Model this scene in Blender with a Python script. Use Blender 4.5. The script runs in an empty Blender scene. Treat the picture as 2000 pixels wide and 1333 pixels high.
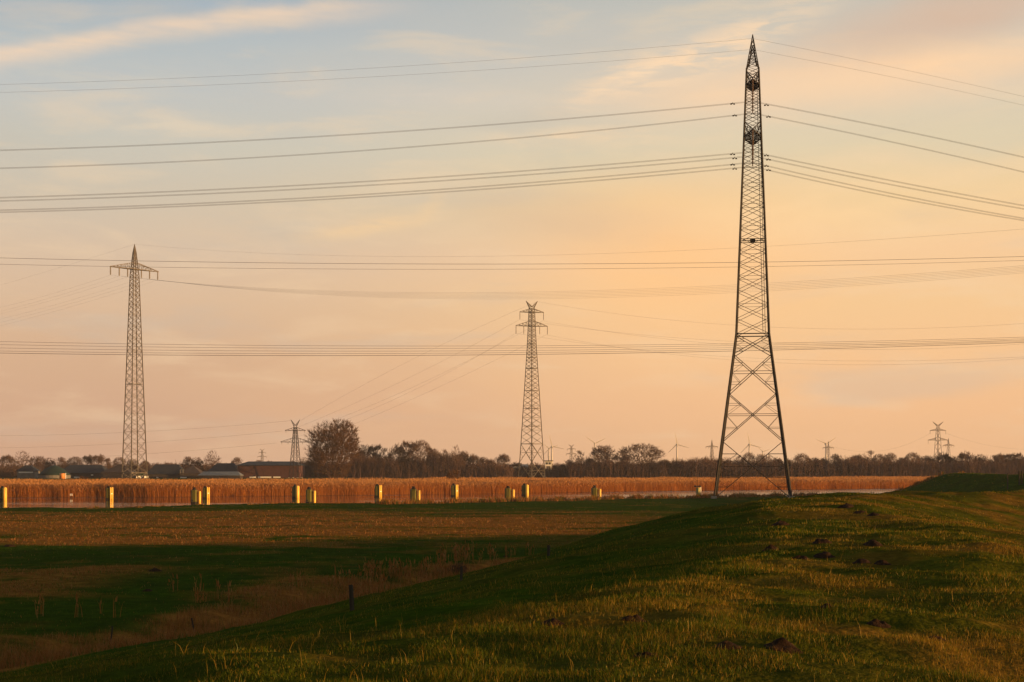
import bpy, math, random
import numpy as np
from mathutils import Vector
C = bpy.context.scene
COL = C.collection
F = 2778.0          # focal length in pixels of a 2000 px wide frame (50 mm on 36 mm)
HY = 910.0          # image row of the horizon
EZ = 6.2            # eye height over the flood plain
# ------------------------------------------------------------------ camera, sky, sun, exposure
cam_d = bpy.data.cameras.new('camera'); cam = bpy.data.objects.new('camera', cam_d); COL.objects.link(cam)
cam.location = (0, 0, EZ); cam.rotation_euler = (math.radians(90), 0, 0)
cam_d.lens = 50.0; cam_d.sensor_width = 36.0; cam_d.shift_y = (HY - 666.5) / 2000.0
cam_d.clip_start = 0.1; cam_d.clip_end = 20000
C.camera = cam
SUN_EL, SUN_AZ = math.radians(4.2), math.radians(107)
sun_dir = Vector((math.sin(SUN_AZ) * math.cos(SUN_EL), math.cos(SUN_AZ) * math.cos(SUN_EL), math.sin(SUN_EL)))
sd = bpy.data.lights.new('sun', 'SUN'); sd.energy = 5.0; sd.angle = math.radians(0.6); sd.color = (1.0, 0.55, 0.19)
sun = bpy.data.objects.new('sun', sd); COL.objects.link(sun); sun.location = (200, 0, 60)
sun.rotation_euler = sun_dir.to_track_quat('Z', 'Y').to_euler()
C.view_settings.view_transform = 'Standard'; C.view_settings.look = 'None'
C.view_settings.exposure = 0.85; C.view_settings.gamma = 1.0
C.render.engine = 'CYCLES'
C.cycles.use_denoising = True
C.cycles.max_bounces = 6; C.cycles.volume_bounces = 0; C.cycles.transparent_max_bounces = 8
C.cycles.diffuse_bounces = 3; C.cycles.glossy_bounces = 3

def lin(c):
    return tuple(((v / 255) / 12.92 if v / 255 <= 0.04045 else ((v / 255 + 0.055) / 1.055) ** 2.4) for v in c)

class NT:
    """tiny node tree helper"""
    def __init__(s, nt): s.nt = nt; s.N = nt.nodes; s.L = nt.links
    def n(s, t, **kw):
        o = s.N.new(t)
        for k, v in kw.items(): setattr(o, k, v)
        return o
    def l(s, a, b): s.L.new(a, b)
    def setin(s, sock, v):
        if isinstance(v, bpy.types.NodeSocket): s.l(v, sock)
        else: sock.default_value = v
    def math(s, op, a, b=None, clamp=False):
        m = s.n('ShaderNodeMath', operation=op, use_clamp=clamp)
        s.setin(m.inputs[0], a)
        if b is not None: s.setin(m.inputs[1], b)
        return m.outputs[0]
    def mix(s, f, a, b, blend='MIX'):
        m = s.n('ShaderNodeMix', data_type='RGBA', blend_type=blend)
        s.setin(m.inputs[0], f)
        for sock, v in ((m.inputs[6], a), (m.inputs[7], b)):
            if isinstance(v, bpy.types.NodeSocket): s.l(v, sock)
            else: sock.default_value = (*v[:3], 1)
        return m.outputs[2]
    def noise(s, vec, scale, detail=3, rough=0.5, dist=0.0):
        o = s.n('ShaderNodeTexNoise'); s.l(vec, o.inputs['Vector'])
        o.inputs['Scale'].default_value = scale; o.inputs['Detail'].default_value = detail
        o.inputs['Roughness'].default_value = rough; o.inputs['Distortion'].default_value = dist
        return o.outputs['Fac']
    def mapping(s, vec, loc=(0,0,0), rot=(0,0,0), sc=(1,1,1), typ='POINT'):
        m = s.n('ShaderNodeMapping', vector_type=typ); s.l(vec, m.inputs[0])
        m.inputs[1].default_value = loc; m.inputs[2].default_value = rot; m.inputs[3].default_value = sc
        return m.outputs[0]
    def ramp(s, f, stops, interp='LINEAR'):
        r = s.n('ShaderNodeValToRGB'); r.color_ramp.interpolation = interp
        e = r.color_ramp.elements
        e[0].position = stops[0][0]; e[0].color = (*stops[0][1][:3], 1)
        e[1].position = stops[-1][0]; e[1].color = (*stops[-1][1][:3], 1)
        for p, c in stops[1:-1]:
            x = e.new(p); x.color = (*c[:3], 1)
        s.l(f, r.inputs[0]); return r.outputs[0]
    def mr(s, v, a, b, c=0.0, d=1.0, smooth=False):
        m = s.n('ShaderNodeMapRange'); m.clamp = True
        if smooth: m.interpolation_type = 'SMOOTHSTEP'
        s.setin(m.inputs[0], v)
        for i, q in enumerate((a, b, c, d)): m.inputs[i + 1].default_value = q
        return m.outputs[0]

# ---- the sky: dusk colours by direction, thin lit cirrus, a Nishita sky overhead
W = bpy.data.worlds.new('World'); C.world = W; W.use_nodes = True
w = NT(W.node_tree); w.N.clear()
tc = w.n('ShaderNodeTexCoord'); sep = w.n('ShaderNodeSeparateXYZ'); w.l(tc.outputs['Generated'], sep.inputs[0])
az = w.math('ARCTAN2', sep.outputs[0], sep.outputs[1])
el = w.math('ARCSINE', sep.outputs[2])
comb = w.n('ShaderNodeCombineXYZ'); w.l(az, comb.inputs[0]); w.l(el, comb.inputs[1])
D = comb.outputs[0]                      # (azimuth, elevation) in radians
def elf(py): return math.atan((HY - py) / F)
def azf(px): return math.atan((px - 1000) / F)
EMAX = 0.40
left = [(910, (202, 157, 129)), (860, (204, 161, 132)), (800, (208, 166, 135)), (700, (213, 174, 140)), (600, (217, 184, 152)),
        (500, (214, 189, 163)), (400, (204, 191, 171)), (300, (200, 195, 181)), (200, (189, 192, 190)), (100, (178, 187, 190)), (0, (160, 175, 187))]
right = [(910, (240, 184, 134)), (860, (242, 188, 138)), (800, (244, 190, 140)), (700, (246, 196, 144)), (600, (245, 200, 147)),
         (500, (246, 202, 154)), (400, (238, 205, 156)), (300, (224, 206, 172)), (200, (218, 203, 180)), (100, (208, 198, 182)), (0, (192, 190, 180))]
elc = w.math('DIVIDE', el, EMAX)
rl = w.ramp(elc, [(elf(p) / EMAX, lin(c)) for p, c in left] + [(1.0, lin((158, 176, 196)))])
rr = w.ramp(elc, [(elf(p) / EMAX, lin(c)) for p, c in right] + [(1.0, lin((160, 174, 190)))])
nz = w.noise(w.mapping(D, sc=(1, 3.0, 1)), 5.0, 4, 0.5)
azm = w.math('ADD', az, w.math('MULTIPLY', w.math('SUBTRACT', nz, 0.5), 0.22))
col = w.mix(w.mr(azm, azf(150), azf(1560), smooth=True), rl, rr)
# soft mottling of thin high haze
n2 = w.noise(w.mapping(D, rot=(0, 0, -0.12), sc=(1, 4.5, 1)), 9.0, 5, 0.55, 0.4)
col = w.mix(w.math('MULTIPLY', w.mr(n2, 0.48, 0.72, smooth=True), 0.34), col, lin((244, 212, 172)))
n3 = w.noise(w.mapping(D, loc=(3, 1, 0), rot=(0, 0, -0.08), sc=(1, 5.0, 1)), 5.0, 5, 0.55, 0.3)
col = w.mix(w.math('MULTIPLY', w.mr(n3, 0.50, 0.72, smooth=True), 0.30), col, lin((190, 184, 172)))
def blob(px, py, rx, ry, rot, amp, rgb, nscale=14.0, nstr=0.8, aniso=5.0, lo=0.38, hi=0.62):
    """soft elliptical cloud at a direction, broken up by stretched noise"""
    global col
    wob = w.noise(D, 11.0, 4, 0.6)
    D2 = w.n('ShaderNodeVectorMath', operation='ADD'); w.l(D, D2.inputs[0])
    cw = w.n('ShaderNodeCombineXYZ'); w.l(w.math('MULTIPLY', w.math('SUBTRACT', wob, 0.5), 0.02), cw.inputs[1]); w.l(cw.outputs[0], D2.inputs[1])
    v = w.mapping(D2.outputs[0], loc=(azf(px), elf(py), 0), rot=(0, 0, rot), sc=(rx / F, ry / F, 1), typ='TEXTURE')
    g = w.n('ShaderNodeTexGradient', gradient_type='SPHERICAL'); w.l(v, g.inputs[0])
    f = w.mr(g.outputs['Fac'], 0, 1, smooth=True)
    nn = w.noise(w.mapping(D, loc=(px * .01, py * .01, 0), rot=(0, 0, -rot), sc=(1, aniso, 1)), nscale, 5, 0.6, 0.5)
    m = w.mr(nn, lo, hi, 1 - nstr, 1.0, smooth=True)
    col = w.mix(w.math('MULTIPLY', w.math('MULTIPLY', f, m), amp), col, lin(rgb))
# glow round the right of the frame and the pink veil beside it
blob(1330, 520, 420, 240, 0.05, 0.95, (255, 200, 140), 8, 0.25, 2)
blob(1650, 420, 620, 130, 0.05, 0.55, (255, 214, 160), 8, 0.6, 4)
blob(1120, 430, 330, 90, -0.10, 0.65, (222, 188, 152), 8, 0.4, 3)
blob(1700, 172, 720, 85, 0.05, 1.0, (254, 212, 168), 9, 0.25, 5)
blob(1880, 62, 460, 85, 0.16, 1.0, (214, 184, 160), 7, 0.15, 3)
blob(1360, 115, 380, 60, 0.30, 1.0, (252, 216, 176), 22, 0.9, 6)
blob(1240, 150, 160, 22, 0.36, 0.8, (255, 220, 180), 26, 0.7, 6)
blob(1120, 268, 260, 26, 0.02, 0.6, (246, 212, 172), 24, 0.8, 5)
blob(720, 448, 200, 30, 0.16, 0.75, (240, 204, 158), 22, 0.7, 6)
blob(840, 412, 60, 24, 0.7, 0.5, (240, 204, 158), 22, 0.5, 3)
blob(330, 262, 280, 30, 0.0, 0.6, (226, 208, 182), 22, 0.8, 5)
blob(860, 190, 340, 30, -0.05, 0.5, (222, 206, 188), 16, 0.7, 5)
blob(150, 190, 420, 90, 0.04, 0.4, (206, 200, 186), 16, 0.8, 4)
blob(1960, 300, 240, 60, 0.05, 0.6, (214, 202, 176), 9, 0.5, 4)
# the long bright streak at the top left: a curved band
du = w.math('SUBTRACT', az, azf(0))
ctr = w.math('ADD', elf(150), w.math('SUBTRACT', w.math('MULTIPLY', du, 0.285), w.math('MULTIPLY', w.math('MULTIPLY', du, du), 0.42)))
wv = w.math('MULTIPLY', w.math('SUBTRACT', w.noise(D, 14.0, 4, 0.55), 0.5), 0.012)
dd = w.math('ADD', w.math('SUBTRACT', el, ctr), wv)
up = w.mr(dd, -0.002, 0.0075, 1, 0, True); dn = w.mr(dd, -0.016, 0.0, 0, 1, True)
band = w.math('MULTIPLY', up, dn)
along = w.math('MULTIPLY', w.mr(az, azf(560), azf(860), 1, 0, True), w.mr(az, azf(-700), azf(-100), 0, 1, True))
fib = w.mr(w.noise(w.mapping(D, rot=(0, 0, -0.24), sc=(1, 7, 1)), 20.0, 5, 0.6), 0.3, 0.6, 0.6, 1.0)
col = w.mix(w.math('MULTIPLY', w.math('MULTIPLY', w.math('MULTIPLY', band, along), fib), 0.68), col, lin((248, 214, 180)))
blob(60, 60, 330, 55, 0.25, 0.5, (158, 174, 184), 9, 0.4, 4)
sky = w.n('ShaderNodeTexSky', sky_type='NISHITA'); sky.sun_disc = False
sky.sun_elevation = SUN_EL; sky.sun_rotation = SUN_AZ; sky.air_density = 1.4; sky.dust_density = 2.5; sky.ozone_density = 1.0
nish = w.mix(1.0, sky.outputs[0], (0.34, 0.34, 0.34), 'MULTIPLY')
col = w.mix(w.mr(el, elf(-60), 0.55, smooth=True), col, nish)
dim = w.mr(az, math.radians(-75), math.radians(-28), 0.7, 1.0, True)
back = w.mr(w.math('ABSOLUTE', az), math.radians(120), math.radians(165), 1.0, 0.5, True)
col = w.mix(1.0, col, w.math('MULTIPLY', dim, back), 'MULTIPLY')
bg = w.n('ShaderNodeBackground'); w.l(col, bg.inputs[0]); bg.inputs[1].default_value = 0.575
wo = w.n('ShaderNodeOutputWorld'); w.l(bg.outputs[0], wo.inputs[0])

# ------------------------------------------------------------------ numeric helpers
def P(px, py, Y): return Vector(((px - 1000) * Y / F, Y, EZ - (py - HY) * Y / F))
def hashn(ix, iy, seed):
    h = (ix.astype(np.int64) * 374761393 + iy.astype(np.int64) * 668265263 + seed * 69069) & 0xFFFFFFFF
    h = ((h ^ (h >> 13)) * 1274126177) & 0xFFFFFFFF
    h = h ^ (h >> 16)
    return (h & 0xFFFFFF) / float(0xFFFFFF)
def vnoise(x, y, seed=0):
    x = np.asarray(x, float); y = np.asarray(y, float)
    ix = np.floor(x); iy = np.floor(y); fx = x - ix; fy = y - iy
    fx = fx * fx * (3 - 2 * fx); fy = fy * fy * (3 - 2 * fy)
    ix = ix.astype(np.int64); iy = iy.astype(np.int64)
    a = hashn(ix, iy, seed); b = hashn(ix + 1, iy, seed); c = hashn(ix, iy + 1, seed); d = hashn(ix + 1, iy + 1, seed)
    return (a + (b - a) * fx) * (1 - fy) + (c + (d - c) * fx) * fy
def fbm(x, y, seed=0, octv=4):
    s = 0; a = 0.5; t = 0
    for i in range(octv):
        s = s + a * vnoise(np.asarray(x) * 2 ** i + 17.3 * i, np.asarray(y) * 2 ** i + 5.1 * i, seed + i); t += a; a *= 0.5
    return s / t
def sstep(a, b, x):
    t = np.clip((x - a) / (b - a), 0, 1); return t * t * (3 - 2 * t)

# ------------------------------------------------------------------ terrain shape
DIKE = [(-14, -160), (-8, -80), (-2, -25), (-0.6, 0), (-0.2, 11), (3.1, 16), (5.6, 23), (7.8, 30), (10.4, 45), (12, 60), (15.5, 71), (24, 84), (38, 94), (56, 102), (74, 115), (88, 140), (94, 180), (92, 225), (90, 262), (95, 300), (110, 350), (150, 400)]
NEARB = [(-900, 190), (-200, 204), (-79, 208), (-58, 211), (-48, 231), (-36, 238), (-18, 236), (-5, 246), (5, 254), (20, 264), (46, 284), (80, 300), (150, 340), (400, 420), (900, 600)]
FARB = [(-900, 330), (-300, 345), (-128, 355), (-90, 357), (-55, 372), (-38, 381), (-16, 396), (0, 406), (20, 420), (60, 445), (110, 475), (200, 520), (900, 760)]
def lerp_line(pts, x):
    a = np.array(pts, float); return np.interp(x, a[:, 0], a[:, 1])
def near_bank(x): return lerp_line(NEARB, x) + (fbm(np.asarray(x) / 6.0, 3.3, 51) - 0.5) * 5
def far_bank(x): return lerp_line(FARB, x) + (fbm(np.asarray(x) / 22.0, 1.3, 52) - 0.5) * 8
def dike_dist(x, y):
    best = np.full(np.shape(x), 1e9); side = np.zeros(np.shape(x)); ty = np.zeros(np.shape(x))
    for (x0, y0), (x1, y1) in zip(DIKE[:-1], DIKE[1:]):
        dx, dy = x1 - x0, y1 - y0; L2 = dx * dx + dy * dy
        t = np.clip(((x - x0) * dx + (y - y0) * dy) / L2, 0, 1)
        qx, qy = x0 + t * dx, y0 + t * dy
        d = np.hypot(x - qx, y - qy); m = d < best
        best = np.where(m, d, best)
        side = np.where(m, np.sign((x - x0) * dy - (y - y0) * dx), side)   # + is to the right
        ty = np.where(m, qy, ty)
    return best, side, ty
def dike_h(x, y):
    d, side, ty = dike_dist(x, y)
    wd = np.where(ty > 120, 15.0, 18.6 + 5.5 * (1 - sstep(36, 60, ty))) + np.where(side > 0, 4.0, 0.0)
    t = np.clip((d - 1.9) / wd, 0, 1)
    s = t * t * (3 - 2 * t)
    return 4.6 * (1 - (0.62 * t + 0.38 * s)), d, wd
def height(x, y):
    x = np.asarray(x, float); y = np.asarray(y, float)
    h, d, wd = dike_h(x, y)
    on = np.clip(1 - (d - 1.2) / wd, 0, 1)
    r = np.hypot(x, y)
    near = 1 - sstep(90, 170, r)
    rel = (fbm(x / 4.4, y / 4.4, 7, 3) - 0.5) * 0.46 + (fbm(x / 1.1, y / 1.1, 9, 3) - 0.5) * 0.16 * near + (vnoise(x / 0.35, y / 0.35, 12) - 0.5) * 0.045 * (1 - sstep(30, 60, r))
    z = h + rel * (0.35 + 0.65 * sstep(0, 0.15, on))
    z = z + (1 - on) * (fbm(x / 22.0, y / 22.0, 11, 3) - 0.5) * 0.35
    # ditch along the foot of the dike, on the river side
    dt = (d - (wd + 4.5)) / 1.6
    _, side, ty = dike_dist(x, y)
    z = z - 0.55 * np.exp(-dt * dt) * (side < 0) * (ty < 100)
    # river
    nb = near_bank(x); fb = far_bank(x)
    inr = np.minimum(sstep(-0.5, 5.0, y - nb), 1 - sstep(-1.5, 4.0, y - fb))
    z = z * (1 - inr) + (-2.6) * inr
    z = np.where(y > fb, z - 1.1 * (1 - sstep(0, 40, y - fb)), z)
    # shallow bank on the near side
    z = np.where(r > 700, z * (1 - sstep(700, 900, r)), z)
    # everything outside the near flood plain stays low, then falls gently with the earth
    return z
def hz(x, y): return float(height(np.array([x]), np.array([y]))[0])
def on_ground(px, py, rmax=900):
    """point where the sight line through a pixel meets the ground"""
    Y = np.concatenate([np.linspace(5, 130, 4000), np.linspace(130, rmax, 4000)])
    X = (px - 1000) * Y / F; Z = EZ - (py - HY) * Y / F
    k = np.nonzero(Z < height(X, Y))[0]
    i = k[0] if len(k) else len(Y) - 1
    return Vector((X[i], Y[i], float(height(X[i:i+1], Y[i:i+1])[0])))
def dry_sun_tint(x, y):
    """0 = green grass, 1 = tan: dead grass, plus painted-in sun warmth on the dike; fixed to the ground"""
    _, d, wd = dike_h(x, y); foot = d - wd
    _, side, ty = dike_dist(x, y)
    yy = y + (fbm(x / 30.0, y / 30.0, 71, 3) - 0.5) * 26 + (fbm(x / 6.0, y / 3.0, 77, 3) - 0.5) * 14
    xx = x + (fbm(x / 25.0, y / 25.0, 72, 3) - 0.5) * 22
    a = sstep(108, 116, yy) * (1 - sstep(182, 200, yy)) * (1 - 0.55 * sstep(2, 26, xx)) * (1 - (0.2 + 0.5 * sstep(-30, 0, xx)) * sstep(.52, .62, fbm(x / 26.0, y / 7.0, 79, 3)))
    b = sstep(66, 70, yy) * (1 - sstep(84, 92, yy)) * (1 - sstep(-22, -12, xx))
    c = sstep(0.3, 1.5, foot) * (1 - sstep(5.5, 10.5, foot + (fbm(x / 4.0, y / 4.0, 73, 3) - .5) * 9)) * (ty < 100) * (side < 0)
    m = np.maximum(np.maximum(a * 0.95, b * 0.8), c)
    nn = .6 * fbm(x / 9.0, y / 3.2, 74, 5) + .4 * fbm(x / 1.8, y / 1.3, 78, 3)
    m = m * sstep(0.36, 0.56, nn + 0.13 * m)
    nb = near_bank(x)
    m = np.maximum(m, 0.7 * sstep(-7, -3, y - nb) * (x > -20))
    m = np.maximum(m, 0.3 * sstep(0.60, 0.74, fbm(x / 6.0, y / 6.0, 75, 3)) * (foot > 0))
    m = np.maximum(m, (0.04 + 0.22 * sstep(-5, 3, side * d) + (.25 + .4 * sstep(-6, 2, side * d)) * sstep(0.42, 0.64, fbm(x / 2.2, y / 2.2, 76, 4))) * (foot < 0) * np.where(y > 130, 0, 1))  # dike tanner towards its sunward side: low sun painted into the grass colour
    return np.clip(m, 0, 1)

# ------------------------------------------------------------------ object helpers
def link(o, parent=None):
    COL.objects.link(o)
    if parent is not None: o.parent = parent
    return o
def tag(o, label=None, cat=None, group=None, kind=None):
    if label: o['label'] = label
    if cat: o['category'] = cat
    if group: o['group'] = group
    if kind: o['kind'] = kind
    return o
def thing(name, label, cat, loc=(0, 0, 0), rz=0.0, group=None):
    o = bpy.data.objects.new(name, None); o.empty_display_size = 1.0
    o.location = loc; o.rotation_euler = (0, 0, rz); link(o)
    return tag(o, label, cat, group)
def np_mesh(name, V, Fq, mat=None, smooth=False, attrs=None):
    me = bpy.data.meshes.new(name)
    V = np.asarray(V, np.float32); n = len(V)
    me.vertices.add(n); me.vertices.foreach_set('co', V.ravel())
    loops = []; starts = []; tot = 0
    if not isinstance(Fq, (list, tuple)): Fq = [Fq]
    for f in Fq:
        f = np.asarray(f, np.int32)
        if len(f) == 0: continue
        k = f.shape[1]
        loops.append(f.ravel()); starts.append(tot + np.arange(len(f), dtype=np.int32) * k); tot += f.size
    loops = np.concatenate(loops); starts = np.concatenate(starts).astype(np.int32)
    me.loops.add(len(loops)); me.loops.foreach_set('vertex_index', loops.astype(np.int32))
    me.polygons.add(len(starts)); me.polygons.foreach_set('loop_start', starts)
    if attrs:
        for k, a in attrs.items():
            at = me.attributes.new(k, 'FLOAT', 'POINT'); at.data.foreach_set('value', np.asarray(a, np.float32))
    me.update(calc_edges=True)
    if smooth: me.polygons.foreach_set('use_smooth', np.ones(len(starts), bool))
    if mat: me.materials.append(mat)
    return me
class MB:
    def __init__(s): s.v = []; s.f = []
    def add(s, vs, fs):
        b = len(s.v); s.v += [tuple(v) for v in vs]; s.f += [tuple(b + i for i in f) for f in fs]; return s
    def box(s, c, size, rz=0.0, taper=1.0):
        cx, cy, cz = c; hx, hy, h2 = size[0] / 2, size[1] / 2, size[2] / 2
        cs, sn = math.cos(rz), math.sin(rz); vs = []
        for k, tz in ((1.0, -h2), (taper, h2)):
            for sx, sy in ((-1, -1), (1, -1), (1, 1), (-1, 1)):
                x, y = sx * hx * k, sy * hy * k
                vs.append((cx + x * cs - y * sn, cy + x * sn + y * cs, cz + tz))
        return s.add(vs, [(3, 2, 1, 0), (4, 5, 6, 7), (0, 1, 5, 4), (1, 2, 6, 5), (2, 3, 7, 6), (3, 0, 4, 7)])
    def beam(s, p, q, w0, w1=None, sides=4):
        w1 = w0 if w1 is None else w1
        p = Vector(p); q = Vector(q); d = (q - p)
        if d.length < 1e-6: return s
        d.normalize()
        a = d.cross(Vector((0, 0, 1)))
        if a.length < 1e-3: a = Vector((1, 0, 0))
        a.normalize(); b = d.cross(a); vs = []
        off = math.pi / 4 if sides == 4 else 0
        for c, r in ((p, w0), (q, w1)):
            rr_ = r * (0.7071 if sides == 4 else 0.5)
            for i in range(sides):
                t = off + i * 2 * math.pi / sides
                vs.append(c + a * (rr_ * math.cos(t)) + b * (rr_ * math.sin(t)))
        fs = [(i, (i + 1) % sides, sides + (i + 1) % sides, sides + i) for i in range(sides)]
        fs += [tuple(range(sides - 1, -1, -1)), tuple(range(sides, 2 * sides))]
        return s.add(vs, fs)
    def lathe(s, prof, c=(0, 0, 0), n=16):
        vs = []; m = len(prof)
        for r, z in prof:
            for i in range(n):
                t = 2 * math.pi * i / n; vs.append((c[0] + r * math.cos(t), c[1] + r * math.sin(t), c[2] + z))
        fs = []
        for k in range(m - 1):
            for i in range(n):
                j = (i + 1) % n; fs.append((k * n + i, k * n + j, (k + 1) * n + j, (k + 1) * n + i))
        fs.append(tuple(range(n - 1, -1, -1))); fs.append(tuple((m - 1) * n + i for i in range(n)))
        return s.add(vs, fs)
    def build(s, name, mat, parent=None, smooth=False, loc=None):
        me = bpy.data.meshes.new(name); me.from_pydata(s.v, [], s.f); me.update()
        if mat: me.materials.append(mat)
        if smooth: me.polygons.foreach_set('use_smooth', np.ones(len(me.polygons), bool))
        o = bpy.data.objects.new(name, me); link(o, parent)
        if loc is not None: o.location = loc
        return o
def copy_tree(o, parent=None):
    c = o.copy(); COL.objects.link(c); c.parent = parent
    for ch in list(o.children): copy_tree(ch, c)
    return c

# ------------------------------------------------------------------ materials
def material(name, fn):
    m = bpy.data.materials.new(name); m.use_nodes = True; t = NT(m.node_tree); t.N.clear()
    out = t.n('ShaderNodeOutputMaterial'); fn(t, out); return m
def bsdf(t, out, col, rough=0.7, metal=0.0, spec=0.3, normal=None):
    b = t.n('ShaderNodeBsdfPrincipled'); t.setin(b.inputs['Base Color'], col if isinstance(col, bpy.types.NodeSocket) else (*col[:3], 1))
    t.setin(b.inputs['Roughness'], rough); b.inputs['Metallic'].default_value = metal; b.inputs['Specular IOR Level'].default_value = spec
    if normal: t.l(normal, b.inputs['Normal'])
    t.l(b.outputs[0], out.inputs[0]); return b
def simple(name, c, rough=0.7, metal=0.0, var=0.25, scale=1.5, spec=0.3, streak=None):
    def fn(t, out):
        tcx = t.n('ShaderNodeTexCoord'); v = tcx.outputs['Object']
        if streak: v = t.mapping(v, sc=streak)
        f = t.noise(v, scale, 5, 0.6)
        cc = t.mix(t.mr(f, 0.3, 0.7), tuple(x * (1 - var) for x in c), tuple(min(1, x * (1 + var)) for x in c))
        bsdf(t, out, cc, rough, metal, spec)
    return material(name, fn)
M = {}
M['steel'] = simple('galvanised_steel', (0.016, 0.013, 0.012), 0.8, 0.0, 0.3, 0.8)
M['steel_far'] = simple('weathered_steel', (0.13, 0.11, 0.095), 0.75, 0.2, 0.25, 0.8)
M['wire'] = simple('aluminium_wire', (0.14, 0.12, 0.11), 0.7, 0.2, 0.1)
M['insul'] = simple('insulator_glaze', (0.11, 0.06, 0.02), 0.35, 0.0, 0.2, 4, 0.5)
M['insul_grey'] = simple('insulator_grey', (0.22, 0.18, 0.14), 0.5, 0.0, 0.2, 4, 0.4)
M['concrete'] = simple('concrete', (0.28, 0.25, 0.21), 0.9, 0, 0.25, 2.5)
M['bark'] = simple('bark', (0.085, 0.055, 0.040), 0.95, 0, 0.35, 2.0, 0.1)
M['twig'] = simple('twigs', (0.110, 0.066, 0.052), 0.95, 0, 0.3, 0.35, 0.1)
M['willowtwig'] = simple('willow_twigs', (0.10, 0.050, 0.026), 0.95, 0, 0.3, 0.35, 0.1)
M['thicket'] = simple('thicket_twigs', (0.080, 0.047, 0.038), 1.0, 0, 0.35, 0.08, 0.05)
M['yellow'] = simple('yellow_paint', (0.78, 0.47, 0.07), 0.45, 0, 0.10, 1.5, 0.4, (1, 1, .3))
M['green'] = simple('shaded_olive_paint', (0.10, 0.088, 0.010), 0.6, 0, 0.2, 1.5, 0.3, (1, 1, .4))  # post body olive: shaded-side tone of the yellow posts put into the colour
M['dark'] = simple('dark_rubber', (0.018, 0.015, 0.013), 0.8, 0, 0.3, 3)
M['white'] = simple('white_paint', (0.78, 0.75, 0.70), 0.5, 0, 0.08, 2)
M['wood'] = simple('weathered_wood', (0.05, 0.042, 0.030), 0.9, 0, 0.4, 4, 0.1, (1, 1, .2))
M['slate'] = simple('dark_roof', (0.016, 0.019, 0.026), 0.8, 0, 0.25, 0.8)
M['redroof'] = simple('red_tile_roof', (0.070, 0.028, 0.025), 0.85, 0, 0.25, 1.2)
M['brick'] = simple('brown_brick', (0.042, 0.032, 0.030), 0.9, 0, 0.25, 1.2)
M['brownroof'] = simple('brown_roof', (0.045, 0.030, 0.026), 0.85, 0, 0.25, 1.0)
M['greywall'] = simple('grey_wall', (0.14, 0.13, 0.12), 0.85, 0, 0.2, 0.8)
M['tealfoil'] = simple('green_membrane', (0.010, 0.025, 0.021), 0.8, 0, 0.2, 0.6, 0.2)
M['orange'] = simple('orange_tank', (0.60, 0.23, 0.06), 0.5, 0, 0.15, 1.0)
M['sheetgrey'] = simple('grey_sheet', (0.13, 0.14, 0.15), 0.6, 0.1, 0.2, 1.0)
M['glass'] = simple('dark_glass', (0.02, 0.02, 0.025), 0.1, 0, 0.1, 1.0, 0.6)
M['turb'] = simple('turbine_white', (0.55, 0.50, 0.46), 0.6, 0, 0.05, 1.0)
M['navwall'] = simple('mossy_concrete', (0.30, 0.28, 0.12), 0.8, 0, 0.4, 2.0)

def fn_ground(t, out):
    tcx = t.n('ShaderNodeTexCoord'); v = tcx.outputs['Object']
    a = t.n('ShaderNodeAttribute', attribute_name='dry_or_sunlit').outputs['Fac']
    b = t.n('ShaderNodeAttribute', attribute_name='mud').outputs['Fac']
    n1 = t.noise(v, 0.9, 6, 0.65); n2 = t.noise(v, 7.0, 4, 0.6); n3 = t.noise(v, 0.12, 4, 0.5)
    g = t.mix(t.mr(n1, 0.3, 0.7), (0.014, 0.036, 0.002), (0.052, 0.088, 0.005))
    g = t.mix(t.math('MULTIPLY', t.mr(n3, 0.4, 0.65), 0.5), g, (0.034, 0.042, 0.006))
    d = t.mix(t.mr(n1, 0.3, 0.7), (0.13, 0.050, 0.010), (0.38, 0.155, 0.032))
    c = t.mix(a, g, d)
    c = t.mix(b, c, (0.045, 0.028, 0.018))
    c = t.mix(t.mr(n2, 0.35, 0.7, 0.0, 0.45), c, (0.012, 0.010, 0.004))
    bp = t.n('ShaderNodeBump'); bp.inputs['Strength'].default_value = 0.8; bp.inputs['Distance'].default_value = 0.08
    t.l(n2, bp.inputs['Height'])
    bsdf(t, out, c, 1.0, 0, 0.0, bp.outputs[0])
M['ground'] = material('meadow_soil', fn_ground)
def fn_blade(t, out, greens, tans, trans=0.35):
    a = t.n('ShaderNodeAttribute', attribute_name='dry_or_sunlit').outputs['Fac']
    ge = t.n('ShaderNodeNewGeometry'); r = ge.outputs['Random Per Island']
    r2 = t.math('FRACT', t.math('MULTIPLY', r, 37.7))
    g = t.ramp(r, [(0, greens[0]), (0.6, greens[1]), (1.0, greens[2])])
    d = t.ramp(r, [(0, tans[0]), (0.6, tans[1]), (1.0, tans[2])])
    pick = t.math('LESS_THAN', r2, t.mr(a, 0.0, 1.0, 0.07, 0.92))
    c = t.mix(pick, g, d)
    df = t.n('ShaderNodeBsdfDiffuse'); t.l(c, df.inputs[0])
    tr = t.n('ShaderNodeBsdfTranslucent'); t.l(c, tr.inputs[0])
    gl = t.n('ShaderNodeBsdfGlossy'); gl.inputs['Roughness'].default_value = 0.45; gl.inputs[0].default_value = (1, 1, 1, 1)
    mx = t.n('ShaderNodeMixShader'); mx.inputs[0].default_value = trans; t.l(df.outputs[0], mx.inputs[1]); t.l(tr.outputs[0], mx.inputs[2])
    m2 = t.n('ShaderNodeMixShader'); m2.inputs[0].default_value = 0.006; t.l(mx.outputs[0], m2.inputs[1]); t.l(gl.outputs[0], m2.inputs[2])
    t.l(m2.outputs[0], out.inputs[0])
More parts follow.
